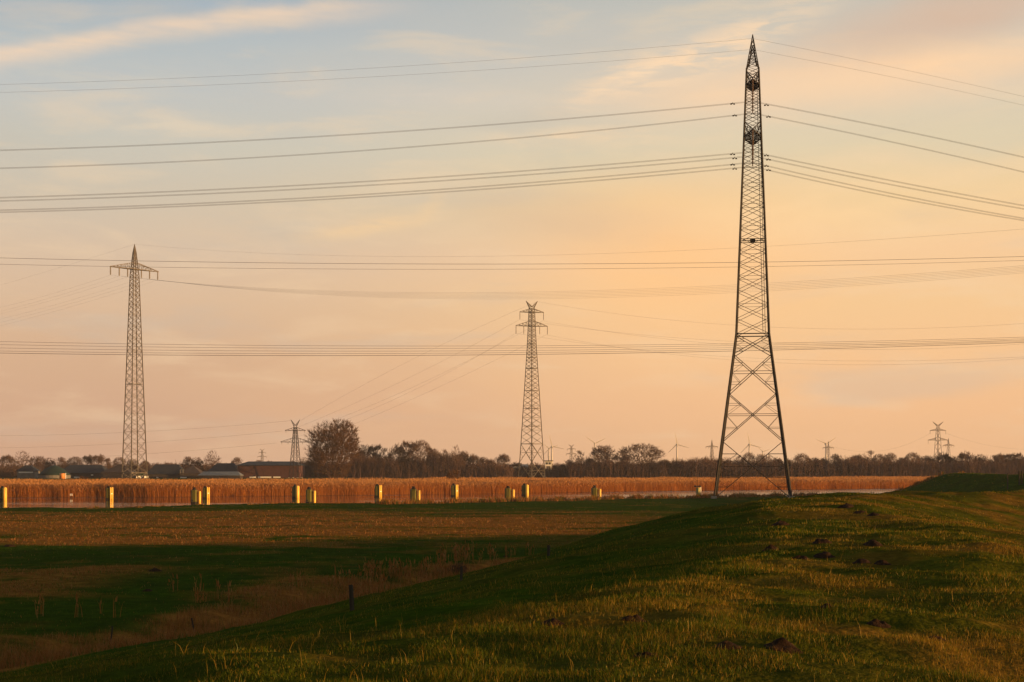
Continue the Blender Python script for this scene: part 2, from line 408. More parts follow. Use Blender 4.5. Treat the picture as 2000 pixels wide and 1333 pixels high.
M['blade'] = material('grass_blades', lambda t, o: fn_blade(t, o, [(0.036, 0.056, 0.002), (0.068, 0.088, 0.004), (0.115, 0.115, 0.006)], [(0.15, 0.092, 0.008), (0.23, 0.135, 0.012), (0.34, 0.20, 0.03)]))
M['meadowblade'] = material('meadow_blades', lambda t, o: fn_blade(t, o, [(0.026, 0.062, 0.003), (0.044, 0.084, 0.005), (0.070, 0.10, 0.008)], [(0.19, 0.070, 0.015), (0.27, 0.11, 0.026), (0.31, 0.155, 0.048)]))
def fn_reed(t, out):
    tcx = t.n('ShaderNodeTexCoord'); v = tcx.outputs['Object']
    ge = t.n('ShaderNodeNewGeometry'); r = ge.outputs['Random Per Island']
    n1 = t.noise(t.mapping(v, sc=(1, 1, 0.15)), 0.22, 4, 0.6)
    c = t.ramp(r, [(0, (0.38, 0.140, 0.030)), (0.5, (0.44, 0.170, 0.040)), (1, (0.50, 0.215, 0.058))])
    c = t.mix(t.n('ShaderNodeAttribute', attribute_name='plume').outputs['Fac'], c, (0.50, 0.25, 0.10))
    c = t.mix(t.mr(n1, 0.35, 0.65, 0, 0.5), c, (0.34, 0.13, 0.035))
    df = t.n('ShaderNodeBsdfDiffuse'); t.l(c, df.inputs[0]); tr = t.n('ShaderNodeBsdfTranslucent'); t.l(c, tr.inputs[0])
    mx = t.n('ShaderNodeMixShader'); mx.inputs[0].default_value = 0.35; t.l(df.outputs[0], mx.inputs[1]); t.l(tr.outputs[0], mx.inputs[2])
    t.l(mx.outputs[0], out.inputs[0])
M['reed'] = material('dry_reed', fn_reed)
def fn_water(t, out):
    tcx = t.n('ShaderNodeTexCoord'); v = tcx.outputs['Object']
    n1 = t.noise(t.mapping(v, sc=(0.5, 1.0, 1)), 2.2, 3, 0.6)
    shore = t.n('ShaderNodeAttribute', attribute_name='shore').outputs['Fac']
    gust = t.mr(t.noise(t.mapping(v, sc=(0.018, 0.03, 1)), 1.0, 2, 0.5), 0.30, 0.46, 0, 1, True)
    strip = t.math('MULTIPLY', t.math('MULTIPLY', t.mr(shore, -26.0, -20.0, 0, 1, True), t.mr(shore, -7.0, -4.0, 1, 0, True)), gust)
    patch = t.noise(t.mapping(v, sc=(0.012, 0.11, 1)), 1.0, 3, 0.5)
    wind = t.mr(patch, 0.50, 0.62, 0.12, 0.6, True)
    sx = t.n('ShaderNodeSeparateXYZ'); t.l(v, sx.inputs[0])
    rt = t.mr(sx.outputs[0], -10.0, 70.0, 0.95, 1.5, True)
    bp = t.n('ShaderNodeBump'); t.l(t.math('ADD', t.math('MULTIPLY', wind, t.math('MULTIPLY', rt, 0.10)), t.math('MULTIPLY', strip, 0.45)), bp.inputs['Strength']); bp.inputs['Distance'].default_value = 0.12
    t.l(n1, bp.inputs['Height'])
    b = bsdf(t, out, (0.020, 0.013, 0.008), t.math('ADD', t.math('ADD', t.mr(wind, 0.12, 0.6, 0.045, 0.08), t.math('MULTIPLY', strip, 0.05)), t.mr(sx.outputs[0], -20.0, 60.0, 0.0, 0.09, True)), 0, 0.5, bp.outputs[0])
    b.inputs['IOR'].default_value = 1.33
M['water'] = material('river_water', fn_water)
def fn_soil(t, out):
    tcx = t.n('ShaderNodeTexCoord'); v = tcx.outputs['Object']
    n1 = t.noise(v, 9.0, 6, 0.7)
    c = t.mix(t.mr(n1, 0.3, 0.7), (0.016, 0.009, 0.005), (0.045, 0.024, 0.013))
    bp = t.n('ShaderNodeBump'); bp.inputs['Strength'].default_value = 1; bp.inputs['Distance'].default_value = 0.05; t.l(n1, bp.inputs['Height'])
    bsdf(t, out, c, 1.0, 0, 0.05, bp.outputs[0])
M['soil'] = material('turned_soil', fn_soil)

# ------------------------------------------------------------------ ground sheet (split into dike and meadow), water
def build_ground():
    fine = np.radians(np.arange(-27, 27, 0.10)); coarse = np.radians(np.arange(27, 333, 1.8))
    th = np.concatenate([fine, coarse]); nt_ = len(th)
    r = [0.4]
    while r[-1] < 4500: r.append(r[-1] + max(0.06, r[-1] * (0.0085 if r[-1] < 320 else 0.02)))
    r = np.array(r); nr = len(r)
    R, T = np.meshgrid(r, th, indexing='ij')
    X = R * np.sin(T); Y = R * np.cos(T)
    Z = height(X, Y)
    _, d, wd = dike_h(X, Y)
    dry_or_sunlit = dry_sun_tint(X, Y)
    dry_or_sunlit = np.where(d < wd, dry_or_sunlit * .55, dry_or_sunlit)
    mud =  np.clip((-(Z + 0.5)) / 0.8, 0, 1)
    V = np.stack([X.ravel(), Y.ravel(), Z.ravel()], 1)
    V = np.vstack([V, [[0, 0, hz(0, 0)]]])
    dry_or_sunlit = np.append(dry_or_sunlit.ravel(), 0.2); mud = np.append(mud.ravel(), 0); dk = np.append((d - wd).ravel(), -19)
    i = np.arange(nr - 1)[:, None]; j = np.arange(nt_)[None, :]; j2 = (j + 1) % nt_
    q = np.stack([(i * nt_ + j), (i * nt_ + j2), ((i + 1) * nt_ + j2), ((i + 1) * nt_ + j)], -1).reshape(-1, 4)
    tri = np.stack([np.full(nt_, len(V) - 1), np.arange(nt_), (np.arange(nt_) + 1) % nt_], 1)[:, ::-1]
    q = q[:, ::-1]
    isd = (dk[q].mean(1) < 0)
    for name, sel, tr in (('dike', isd, tri), ('meadow', ~isd, None)):
        f = q[sel]; used = np.unique(f if tr is None else np.concatenate([f.ravel(), tr.ravel()]))
        remap = np.full(len(V), -1); remap[used] = np.arange(len(used))
        fl = [remap[f]] + ([remap[tr]] if tr is not None else [])
        me = np_mesh(name, V[used], fl, M['ground'], True, {'dry_or_sunlit': dry_or_sunlit[used], 'mud': mud[used]})
        o = link(bpy.data.objects.new(name, me)); tag(o, kind='structure')
build_ground()
def build_water():
    xs = np.linspace(-900, 900, 400); V = []; T = []
    for x in xs:
        a = float(near_bank(np.array([x]))[0]) - 8; b = float(far_bank(np.array([x]))[0]) + 10
        for k in range(5): V.append((x, a + (b - a) * k / 4, -1.5)); T.append(a + (b - a) * k / 4 - float(far_bank(np.array([x]))[0]) )
    q = [(i * 5 + k, (i + 1) * 5 + k, (i + 1) * 5 + k + 1, i * 5 + k + 1) for i in range(len(xs) - 1) for k in range(4)]
    o = link(bpy.data.objects.new('river', np_mesh('river', V, np.array(q), M['water'], False, {'shore': T}))); tag(o, kind='structure')
build_water()

# ------------------------------------------------------------------ lattice pylons
def legpos(levels, z):
    zs = [l[0] for l in levels]; ws = [l[1] for l in levels]
    return float(np.interp(z, zs, ws))
def pylon(name, label, loc, levels, big, ratio, arms, horns=None, spire=None, body_yaw=0.0, arm_yaw=0.0, tl=0.3, tb=0.1,
          mat=None, imat=None, group=None, xonly=False, ladder=False, platforms=(), footing=True, rings=(), parts=True, ztop=None, single=False, irad=1.9, ck=1.0):
    mat = mat or M['steel']; imat = imat or M['insul']
    t = thing(name, label, 'pylon', loc, 0, group)
    cb, sb = math.cos(body_yaw), math.sin(body_yaw)
    def B(x, y, z): return Vector((x * cb - y * sb, x * sb + y * cb, z))
    ca, sa = math.cos(arm_yaw), math.sin(arm_yaw)
    def A(x, y, z): return Vector((x * ca - y * sa, x * sa + y * ca, z))
    ztop = ztop or levels[-1][0]
    cor = [(-1, -1), (1, -1), (1, 1), (-1, 1)]
    if parts:
        for sx, sy in cor:
            m = MB()
            for (z0, w0), (z1, w1) in zip(levels[:-1], levels[1:]):
                k0 = 1.2 - 0.3 * z0 / ztop; k1 = 1.2 - 0.3 * z1 / ztop
                m.beam(B(sx * w0, sy * w0, z0), B(sx * w1, sy * w1, z1), tl * k0, tl * k1)
            m.build('leg', mat, t)
    br = MB()
    if not parts:
        for sx, sy in cor:
            for (z0, w0), (z1, w1) in zip(levels[:-1], levels[1:]): br.beam(B(sx * w0, sy * w0, z0), B(sx * w1, sy * w1, z1), tl)
    nodes = list(big)
    z = nodes[-1] if nodes else 0.0; start_small = z
    small = [z]
    while z < ztop - 0.5:
        z = min(ztop, z + max(0.8, 2 * legpos(levels, z) * ratio)); small.append(z)
    for a in range(4):
        (ax, ay), (bx, by) = cor[a], cor[(a + 1) % 4]
        def L(u, z):  # u 0..1 across this face
            wd_ = legpos(levels, z); return B(wd_ * (ax + (bx - ax) * u), wd_ * (ay + (by - ay) * u), z)
        for i, (z0, z1) in enumerate(zip(nodes[:-1], nodes[1:])):
            w0, w1 = legpos(levels, z0), legpos(levels, z1)
            zc = z0 + (z1 - z0) * w0 / (w0 + w1)
            k = tb * 1.3
            br.beam(L(0, z0), L(1, z1), k); br.beam(L(1, z0), L(0, z1), k)
            if xonly: continue
            if i < len(nodes) - 2 or z1 - z0 > 6: br.beam(L(0, zc), L(1, zc), tb * (0.8 if i == 0 else 1.0))
            # secondary struts between leg and diagonals
            for lo, sgn in ((z0, 1), (z1, -1)):
                for fr in ((0.35, 0.65) if i == 0 and sgn == 1 else (0.5,)):
                    zz = lo + (zc - lo) * fr
                    # diagonal position in u at height zz
                    u = (zz - z0) / (z1 - z0) if sgn == 1 else (z1 - zz) / (z1 - z0)
                    # correct for taper: diagonal is straight in space
                    wz = legpos(levels, zz)
                    s_ = (zz - z0) / (z1 - z0)
                    xpos = (-w0) * (1 - s_) + w1 * s_ if sgn == 1 else (-w1) * s_ + w0 * (1 - s_)
                    u = (xpos / wz + 1) / 2
                    if sgn == -1: u = 1 - (((-w0) * (1 - s_) + w1 * s_) / wz + 1) / 2; 
                    u = min(max(u, 0.02), 0.98)
                    br.beam(L(0, zz), L(u, zz), tb * 0.7); br.beam(L(1, zz), L(1 - u, zz), tb * 0.7)
                    br.beam(L(0, zc if fr >= 0.5 else zc * .55 + lo * .45), L(u, zz), tb * 0.6); br.beam(L(1, zc if fr >= 0.5 else zc * .55 + lo * .45), L(1 - u, zz), tb * 0.6)
        for i, (z0, z1) in enumerate(zip(small[:-1], small[1:])):
            if single:   # zig-zag of single diagonals
                if i % 2 == a % 2: br.beam(L(0, z0), L(1, z1), tb)
                else: br.beam(L(1, z0), L(0, z1), tb)
            else:
                br.beam(L(0, z0), L(1, z1), tb * 0.85); br.beam(L(1, z0), L(0, z1), tb * 0.85)
                if i % 2 == 1:
                    br.beam(L(0, z1), L(1, z1), tb * 0.6)
        for zr in rings: br.beam(L(0, zr), L(1, zr), tb * 1.5)
        if nodes: br.beam(L(0, start_small), L(1, start_small), tb * 2.0)
    br.build('lattice_bracing', mat, t)
    for (za, half, rise, ins, ilen, tilt, drop) in arms:
        m = MB(); wb = legpos(levels, za); wt = legpos(levels, za + rise)
        bb = wb * (1.0 if abs(body_yaw - arm_yaw) < 0.1 else 0.9); bt = wt * 0.9
        for s in (-1, 1):
            tip = A(s * half, 0, za)
            nseg = max(3, int((half - bb) / (1.4 if half < 10 else 2.4)))
            for q in (-1, 1):
                m.beam(A(s * bb, q * bb, za), tip, tb * 1.7 * ck)
                m.beam(A(s * bt, q * bt, za + rise), tip + Vector((0, 0, 0.15)), tb * 1.4)
            prev = None
            for k in range(nseg + 1):
                f = k / nseg; xx = bb + (half - bb) * f; yy = bb * (1 - f); zz = za + rise * (1 - f)
                m.beam(A(s * xx, -yy, za), A(s * xx, yy, za), tb * ck)
                if prev:
                    px_, py_, pz_ = prev
                    m.beam(A(s * px_, -py_, za), A(s * xx, yy, za), tb * 0.9 * ck)
                    m.beam(A(s * px_, py_, za), A(s * xx, -yy, za), tb * 0.9 * ck)
                    for q in (-1, 1):
                        m.beam(A(s * px_, q * py_, za), A(s * xx, q * yy * 0.9, zz), tb * 0.8)
                        m.beam(A(s * xx, q * yy, za), A(s * xx, q * yy * 0.9, zz), tb * 0.8)
                prev = (xx, yy, zz)
        for k in range(5):
            f = -1 + k * .5
            m.beam(A(-bb, bb * f, za), A(bb, bb * f, za), tb * ck); m.beam(A(bb * f, -bb, za), A(bb * f, bb, za), tb * ck)
        m.beam(A(-bb, -bb, za), A(bb, -bb, za), tb * 1.5); m.beam(A(-bb, bb, za), A(bb, bb, za), tb * 1.5)
        arm = m.build('crossarm', mat, t)
        for x in ins:
            q = MB(); n = max(3, int(ilen / 0.5)); r = tb * irad
            q.beam(A(x, 0, za), A(x, 0, za - ilen), tb * irad * .9, sides=6)
            c = A(x, 0, 0)
            for k in range(n):
                z0 = za - ilen * (0.10 + 0.85 * k / n)
                q.lathe([(r * .5, z0 - ilen * 0.8 / n * .5), (r, z0 - ilen * .8 / n * .3), (r * .5, z0)], (c.x, c.y, 0), 6)
            q.build('insulator', imat, arm)
    if horns:
        zb, zt, off = horns; wb = legpos(levels, zb) if zb < levels[-1][0] else levels[-1][1]
        for s in (-1, 1):
            m = MB(); tip = A(s * off, 0, zt); base = [A(s * wb, -wb, zb), A(s * wb, wb, zb), A(-s * wb * 0.2, wb * .6, zb + .6), A(-s * wb * .2, -wb * .6, zb + .6)]
            for q in base: m.beam(q, tip, tb * 1.5, tb * 1.1)
            n = 6
            for k in range(n):
                f0, f1 = k / n, (k + 1) / n
                for i in range(4):
                    a_, b_ = base[i], base[(i + 1) % 4]
                    m.beam(a_.lerp(tip, f0), b_.lerp(tip, f1), tb * 0.7)
                    m.beam(a_.lerp(tip, f1), b_.lerp(tip, f1), tb * 0.5)
            m.build('earth_wire_peak', mat, t)
    if spire:
        zt = spire; wb = levels[-1][1]; m = MB(); zb = levels[-1][0]; tip = Vector((0, 0, zt))
        base = [B(sx * wb, sy * wb, zb) for sx, sy in cor]
        for q in base: m.beam(q, tip, tb * 1.5, tb)
        n = 7
        for k in range(n):
            for i in range(4):
                a_, b_ = base[i], base[(i + 1) % 4]
                m.beam(a_.lerp(tip, k / n), b_.lerp(tip, (k + 1) / n), tb * 0.8); m.beam(a_.lerp(tip, (k + 1) / n), b_.lerp(tip, k / n), tb * 0.8)
        m.build('earth_wire_peak', mat, t)
    if ladder:
        m = MB(); z0 = big[-1] if big else 3.0; zs = np.arange(z0, ztop - 1, 1.2); pr = None
        for zz in zs:
            wd_ = legpos(levels, zz)
            a_ = B(wd_ * 0.62, -wd_ * 1.0, zz); b_ = B(wd_ * 0.62 + 0.45, -wd_ * 1.0, zz)
            m.beam(a_, b_, tb * 0.5)
            if pr: m.beam(pr[0], a_, tb * 0.75); m.beam(pr[1], b_, tb * 0.75)
            pr = (a_, b_)
        m.build('ladder', mat, t)
    for zp in platforms:
        m = MB(); wd_ = legpos(levels, zp)
        for s in (-1, 1):
            m.beam(B(-wd_, s * wd_, zp), B(wd_, s * wd_, zp), tb * 1.3); m.beam(B(s * wd_, -wd_, zp), B(s * wd_, wd_, zp), tb * 1.3)
        m.box((0, 0, zp), (wd_ * .42, wd_ * .8, 0.4), body_yaw)
        m.beam(B(-wd_, 0, zp), B(wd_, 0, zp), tb * 1.6)
        m.build('platform', mat, t)
    if footing:
        for sx, sy in cor:
            w0 = levels[0][1]; p = B(sx * w0, sy * w0, 0)
            MB().box((p.x, p.y, 0.05), (tl * 3.6, tl * 3.6, 0.9)).build('footing', M['concrete'], t)
    return t
def copy_pylon(src, label, loc, rz, s, group=None):
    c = copy_tree(src); c.location = loc; c.rotation_euler = (0, 0, rz); c.scale = (s, s, s); c['label'] = label
    if group: c['group'] = group
    return c
MX, MY = 46.2, 273.0
zg = hz(MX, MY)
pylon('lattice_pylon', 'tallest dark lattice pylon, its crossarms seen end-on, standing on the near river bank', (MX, MY, 0),
      [(0, 7.15), (31.3, 3.10), (82.3, 1.15)], [0, 10.9, 20.0, 27.4, 31.3], 0.47,
      [(69.2, 6.5, 2.6, (-6.4, -2.8, 2.8, 6.4), 4.2, 0, 0), (79.2, 4.6, 2.4, (-4.5, 4.5), 4.2, 0, 0)],
      horns=(82.3, 87.9, 3.65), body_yaw=-0.168, arm_yaw=math.pi / 2 - 0.168, tl=0.255, tb=0.095, ladder=True, irad=2.4, ck=1.2, platforms=(49.4,))
LX, LY = -138.0, 520.0
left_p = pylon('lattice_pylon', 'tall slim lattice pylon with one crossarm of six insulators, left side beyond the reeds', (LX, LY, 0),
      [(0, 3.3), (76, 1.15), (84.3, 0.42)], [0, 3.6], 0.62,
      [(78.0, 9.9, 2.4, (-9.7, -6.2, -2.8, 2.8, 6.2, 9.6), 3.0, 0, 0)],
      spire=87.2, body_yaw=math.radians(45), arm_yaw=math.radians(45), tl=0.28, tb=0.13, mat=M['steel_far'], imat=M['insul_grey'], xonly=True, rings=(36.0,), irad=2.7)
CX, CY = 8.9, 640.0
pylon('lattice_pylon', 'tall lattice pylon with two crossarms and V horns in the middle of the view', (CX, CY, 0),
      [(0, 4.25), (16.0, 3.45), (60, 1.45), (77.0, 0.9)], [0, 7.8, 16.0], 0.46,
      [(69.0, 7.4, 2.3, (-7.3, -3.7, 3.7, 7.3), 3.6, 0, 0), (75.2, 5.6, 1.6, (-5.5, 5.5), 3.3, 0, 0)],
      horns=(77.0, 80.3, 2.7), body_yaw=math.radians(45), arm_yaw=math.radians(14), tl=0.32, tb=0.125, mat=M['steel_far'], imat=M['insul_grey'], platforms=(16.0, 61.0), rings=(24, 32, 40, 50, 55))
SX, SY = -107.4, 705.0
small_p = pylon('lattice_pylon', 'short stocky lattice pylon with two drooping crossarms beside the big round tree', (SX, SY, 0),
      [(0, 2.35), (18.0, 1.15), (25.5, 0.6)], [0], 0.75,
      [(17.9, 7.2, 2.2, (-6.6, -3.6, 3.6, 6.6), 1.1, 0, 0), (23.6, 5.0, 1.6, (-4.6, 4.6), 1.0, 0, 0)],
      horns=(25.5, 29.0, 2.2), body_yaw=math.radians(35), arm_yaw=math.radians(10), tl=0.22, tb=0.125, mat=M['steel'], imat=M['insul_grey'])
# distant pylons
def far_v(px, ytop, Y, label, rz=0.0):
    H = EZ + (HY - ytop) * Y / F; s = H / 45.0
    return pylon('lattice_pylon', label, ((px - 1000) * Y / F, Y, 0),
      [(0, 3.0 * s), (30 * s, 1.6 * s), (41 * s, 0.8 * s)], [0], 0.9,
      [(28.5 * s, 9.3 * s, 2.2 * s, (-9.0 * s, 9.0 * s), 3.0 * s, 0, 0), (37.0 * s, 7.4 * s, 1.8 * s, (-7.2 * s, 7.2 * s), 3.0 * s, 0, 0)],
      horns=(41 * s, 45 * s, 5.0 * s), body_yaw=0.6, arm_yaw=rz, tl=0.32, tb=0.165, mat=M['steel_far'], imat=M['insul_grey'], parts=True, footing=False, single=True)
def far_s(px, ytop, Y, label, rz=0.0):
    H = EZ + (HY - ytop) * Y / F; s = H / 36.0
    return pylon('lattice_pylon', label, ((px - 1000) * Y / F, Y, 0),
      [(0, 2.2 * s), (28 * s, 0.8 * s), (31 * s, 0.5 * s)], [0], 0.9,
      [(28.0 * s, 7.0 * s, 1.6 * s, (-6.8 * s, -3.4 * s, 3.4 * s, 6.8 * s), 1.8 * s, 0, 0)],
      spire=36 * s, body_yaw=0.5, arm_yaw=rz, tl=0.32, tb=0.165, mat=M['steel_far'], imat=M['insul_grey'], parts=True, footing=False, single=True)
far_v(512, 877, 1900, 'faint distant horned pylon peeping over the long barn roof', 0.3)
far_v(1116, 868.5, 1800, 'faint distant pylon with V horns between the lookout cabin and the round trees', 0.2)
far_v(1832, 824, 1350, 'grey distant pylon with two crossarms and V horns over the right-hand wood', 0.1)
far_s(1852.5, 856, 1500, 'small faint pylon with one crossarm close right of the horned pylon over the wood', 0.3)
far_s(1390.5, 859, 1300, 'faint single-armed pylon just left of the tallest pylon', 0.2)
far_s(1618, 862, 1500, 'faint single-armed pylon overlapping a wind turbine right of the tallest pylon', 0.2)

# ------------------------------------------------------------------ wires
def quadfit(xs, zs, xq):
    if len(xs) == 2: return np.interp(xq, xs, zs)
    k = np.polyfit(xs, zs, 2); return np.polyval(k, xq)
def tube_mesh(pts, r, m):
    pts = np.asarray(pts)
    for p, q in zip(pts[:-1], pts[1:]): m.beam(p, q, 2 * r, sides=3)
def wire(label, spans, r=0.035, group=None, twin=0.0, cat='power line', name='overhead_wire', dampers=None):
    """spans: list of (pixel points, (a, b)) where the span stands in the vertical plane Y = a + b*X"""
    m = MB()
    for pix, (a, b), ext in spans:
        X = []; Z = []
        for px, py in pix:
            u = (px - 1000) / F; Y = a / (1 - b * u); X.append(u * Y); Z.append(EZ - (py - HY) * Y / F)
        x0, x1 = X[0] + ext[0], X[-1] + ext[1]
        n = 40; xq = np.linspace(x0, x1, n)
        zq = quadfit(np.array(X), np.array(Z), xq)
        for dz in ((-twin / 2, twin / 2) if twin else (0,)):
            tube_mesh([(x, a + b * x, z + dz) for x, z in zip(xq, zq)], r, m)
    o = m.build(name, M['wire'], None); tag(o, label, cat, group)
    if dampers:
        for (px, py, Yd) in dampers:
            d = MB(); p = P(px, py, Yd)
            d.beam(p + Vector((-0.45, 0, -.28)), p + Vector((-.12, 0, -.28)), 0.20, sides=6); d.beam(p + Vector((0.12, 0, -.28)), p + Vector((.45, 0, -.28)), 0.20, sides=6)
            d.beam(p + Vector((-.4, 0, -.15)), p + Vector((.4, 0, -.15)), 0.06); d.beam(p + Vector((0, 0, .1)), p + Vector((0, 0, -.2)), 0.07)
            d.build('vibration_damper', M['dark'], o)
    return o
ATT = 1469.5
main_w = [  # label, yL(0), yL(1000), y at pylon, y(1650), y(2000), Y, twin, r
 ('upper of the two thin earth wires leaving the peak of the tallest pylon', 165.5, 115, 75.5, 112, 189, MY - 3.65, 0, .018),
 ('lower of the two thin earth wires leaving the peak of the tallest pylon', 181, 133.5, 97, 132, 206, MY + 3.65, 0, .018),
 ('conductor from the upper crossarm of the tallest pylon, on its near tip', 294, 241, 198.5, 233, 307.5, MY - 4.5, .16, .028),
 ('conductor from the upper crossarm of the tallest pylon, on its far tip', 329, 271, 221.5, 258, 336.5, MY + 4.5, .16, .028),
 ('topmost of the four conductors under the lower crossarm of the tallest pylon', 386.5, 336, 297, 335, 402, MY - 6.4, .16, .028),
 ('second of four conductors under the lower crossarm of the tallest pylon, counted downwards', 393, 344, 305, 343, 408.5, MY - 2.8, .16, .028),
 ('third of four conductors under the lower crossarm of the tallest pylon, counted downwards', 411, 360, 317.5, 359, 427, MY + 2.8, .16, .028),
 ('lowest of the four conductors under the lower crossarm of the tallest pylon', 415, 366, 325.5, 366, 431, MY + 6.4, .16, .028)]
for i, (lb, a, b, c, d, e, Yw, tw, r) in enumerate(main_w):
    dm = None
    if i > 1:
        u1, u2 = 1431 - (i % 2) * -4, 1497 + (i % 2) * 4
        dm = [(u1, c + 2.5, Yw), (u2, c + 5, Yw)]
    wire(lb, [([(0, a), (1000, b), (ATT, c)], (Yw, 0), (-70, 0)), ([(ATT, c), (1650, d), (2000, e)], (Yw, 0), (0, 40))], r, 'wires of the tallest pylon', tw, dampers=dm)
river_w = [('upper of the two level wires crossing the view just above mid-height', 504, 516.5, 512.5, 501.5, .058), ('lower of the two level wires crossing the view just above mid-height', 516.5, 526, 522, 509, .045),
 ('topmost of the bundle of low wires crossing the whole view', 667.5, 676, 671.5, 659, .045), ('second from the top in the bundle of low wires crossing the whole view', 673.5, 680, 675.5, 662, .045),
 ('middle wire in the bundle of low wires crossing the whole view', 680, 685, 679.5, 664.5, .045), ('second from the bottom in the bundle of low wires crossing the whole view', 686, 689, 683, 667, .045),
 ('lowest and heaviest of the bundle of low wires crossing the whole view', 690, 692.5, 686.5, 669, .068)]
for i, (lb, a, b, c, d, r) in enumerate(river_w):
    wire(lb, [([(0, a), (1000, b), (1437, c), (2000, d)], (420 + i, 0), (-80, 80))], r, 'wires crossing the view from side to side')
# wires of the left pylon
ia = [-9.7, -6.2, -2.8, 2.8, 6.2, 9.6]
yl0 = [601, 608.5, 613.5, 624, 630.5, 637]
ordw = ['first', 'second', 'third', 'fourth', 'fifth', 'sixth']
for i, s in enumerate(ia):
    c45 = math.cos(math.radians(45)); X = LX + s * c45; Y = LY + s * c45; Z = 75.0
    px, py = 1000 + F * X / Y, HY - F * (Z - EZ) / Y
    f = i / 5
    r_ = ([(px, py), (1000, 570 + 14 * f), (1437, 559 + 13.5 * f), (2000, 518 + 15 * f)], (Y + X, -1.0), (0, 25))
    mid = ((px + 0) / 2, (py + yl0[i]) / 2 + 3)
    l_ = ([(px, py), mid, (0, yl0[i])], (Y + X, -1.0), (0, -45))
    wire('faint conductor on the %s insulator from the left of the slim left-hand pylon' % ordw[i], [r_, l_], .016, 'wires of the left pylon')
wire('thin earth wire running from the very tip of the slim left-hand pylon', [([(262, 478), (700, 497), (1030, 501.5), (1400, 490.5), (1700, 468), (2000, 446)], (LX + LY, -1.0), (0, 25)),
     ([(262, 478), (130, 519), (0, 557.5)], (LX + LY, -1.0), (0, -45))], .016, 'wires of the left pylon')
# wires of the middle pylon
bb = -0.56
def cw(px, py): return (px, py)
ctr_w = [('earth wire from the V horns of the middle pylon', [(1048, 590), (1126, 601), (1568, 642), (2000, 632)], [(1048, 590), (830, 690), (587, 822)]),
 ('conductor from the left insulator of the middle pylon upper crossarm', [(1014, 625), (1280, 655), (1400, 667), (2000, 664)], [(1014, 625), (834, 721), (663, 801), (562, 843)]),
 ('conductor from the right insulator of the middle pylon upper crossarm', [(1060, 627), (1280, 660), (1400, 672), (2000, 672)], [(1060, 627), (878, 722), (708, 800), (600, 840)]),
 ('conductor from the outer left insulator of the middle pylon lower crossarm', [(1007, 652), (1232, 680), (1400, 696), (1616, 706), (2000, 697)], [(1007, 652), (900, 714), (727, 800), (548, 863)]),
 ('conductor from the outer right insulator of the middle pylon lower crossarm', [(1068, 653.6), (1232, 684), (1400, 701), (1616, 711), (2000, 701)], [(1068, 653.6), (930, 722), (760, 800), (606, 863)])]
for lb, r_, l_ in ctr_w:
    wire(lb, [(r_, (CY - bb * CX, bb), (0, 30)), (l_, (CY - bb * CX, bb), (0, 0))], .026, 'wires of the middle pylon')
for lb, p_ in (('thin wire sloping left from the horn tip of the short stocky pylon', [(567, 822), (380, 838), (235, 845), (0, 851.5)]),
               ('wire sloping left from the upper crossarm of the short stocky pylon', [(552, 842.5), (380, 856.5), (283, 865.5), (0, 875)]),
               ('wire sloping left from the lower crossarm of the short stocky pylon', [(540, 866), (380, 879), (283, 888), (0, 900)])):
    wire(lb, [(p_, (SY + 8, 0.02), (0, -40))], .034, 'wires of the short pylon')
for lb, p_, Yw in (('faint sagging wire between the two far pylons over the right-hand wood', [(1622, 871), (1720, 881), (1818, 846)], 1450),
               ('faint wire running right from the horned pylon over the wood', [(1847, 846), (1930, 870), (2000, 878)], 1400)):
    wire(lb, [(p_, (Yw, 0), (0, 0))], .05, 'faint wires over the wood')

# ------------------------------------------------------------------ wind turbines
def turbine(px, py, Y, angs, R, label):
    p = P(px, py, Y); t = thing('wind_turbine', label, 'wind turbine', (p.x, p.y, 0), 0, 'wind turbines on the horizon')
    m = MB(); m.lathe([(1.9, 0), (1.5, p.z * .5), (1.1, p.z)], n=10); m.build('tower', M['turb'], t, True)
    MB().box((0, 1.5, p.z + 0.6), (2.6, 7.5, 2.6)).build('nacelle', M['turb'], t)
    rot = bpy.data.objects.new('rotor', None); rot.location = (0, -3.2, p.z + 0.6); link(rot, t)
    MB().lathe([(1.2, -1.4), (1.4, 0), (0.9, 1.2)], n=8).build('hub', M['turb'], rot)
    for a in angs:
        a = math.radians(a); d = Vector((math.sin(a), 0, math.cos(a))); s = Vector((d.z, 0, -d.x))
        m = MB(); prof = [(0.02, .7), (.12, 1.35), (.3, 1.25), (.7, .75), (1.0, .3)]
        vs = []
        for f, wd_ in prof:
            c = d * (R * f); vs += [c - s * wd_ * .4 + Vector((0, -.2, 0)), c + s * wd_ + Vector((0, 0, 0)), c - s * wd_ * .4 + Vector((0, .25, 0))]
        fs = []
        for k in range(len(prof) - 1):
            for i in range(3):
                j = (i + 1) % 3; fs.append((k * 3 + i, k * 3 + j, k * 3 + 3 + j, k * 3 + 3 + i))
        fs.append((0, 2, 1)); fs.append(tuple(len(prof) * 3 - 3 + i for i in range(3)))
        m.add(vs, fs).build('rotor_blade', M['turb'], rot)
    return t
TY = 2600; RB = 24 * TY / F
turbine(1078, 872.5, TY, (-16, 103, 224), RB, 'wind turbine right beside the middle pylon, one blade pointing almost straight up')
turbine(1072, 877, TY * 1.25, (-52, 68, 188), RB, 'wind turbine half hidden behind the lower middle pylon, blade pointing upper left')
turbine(1161.5, 867, TY, (-55, 65, 185), RB * .95, 'wind turbine rising behind the left of two round-topped bare trees')
turbine(1322, 869, TY, (-11, 106, 226), RB, 'wind turbine standing free between the round trees and the tallest pylon')
turbine(1463.5, 869, TY, (-11, 106, 226), RB, 'wind turbine seen through the lower lattice of the tallest pylon')
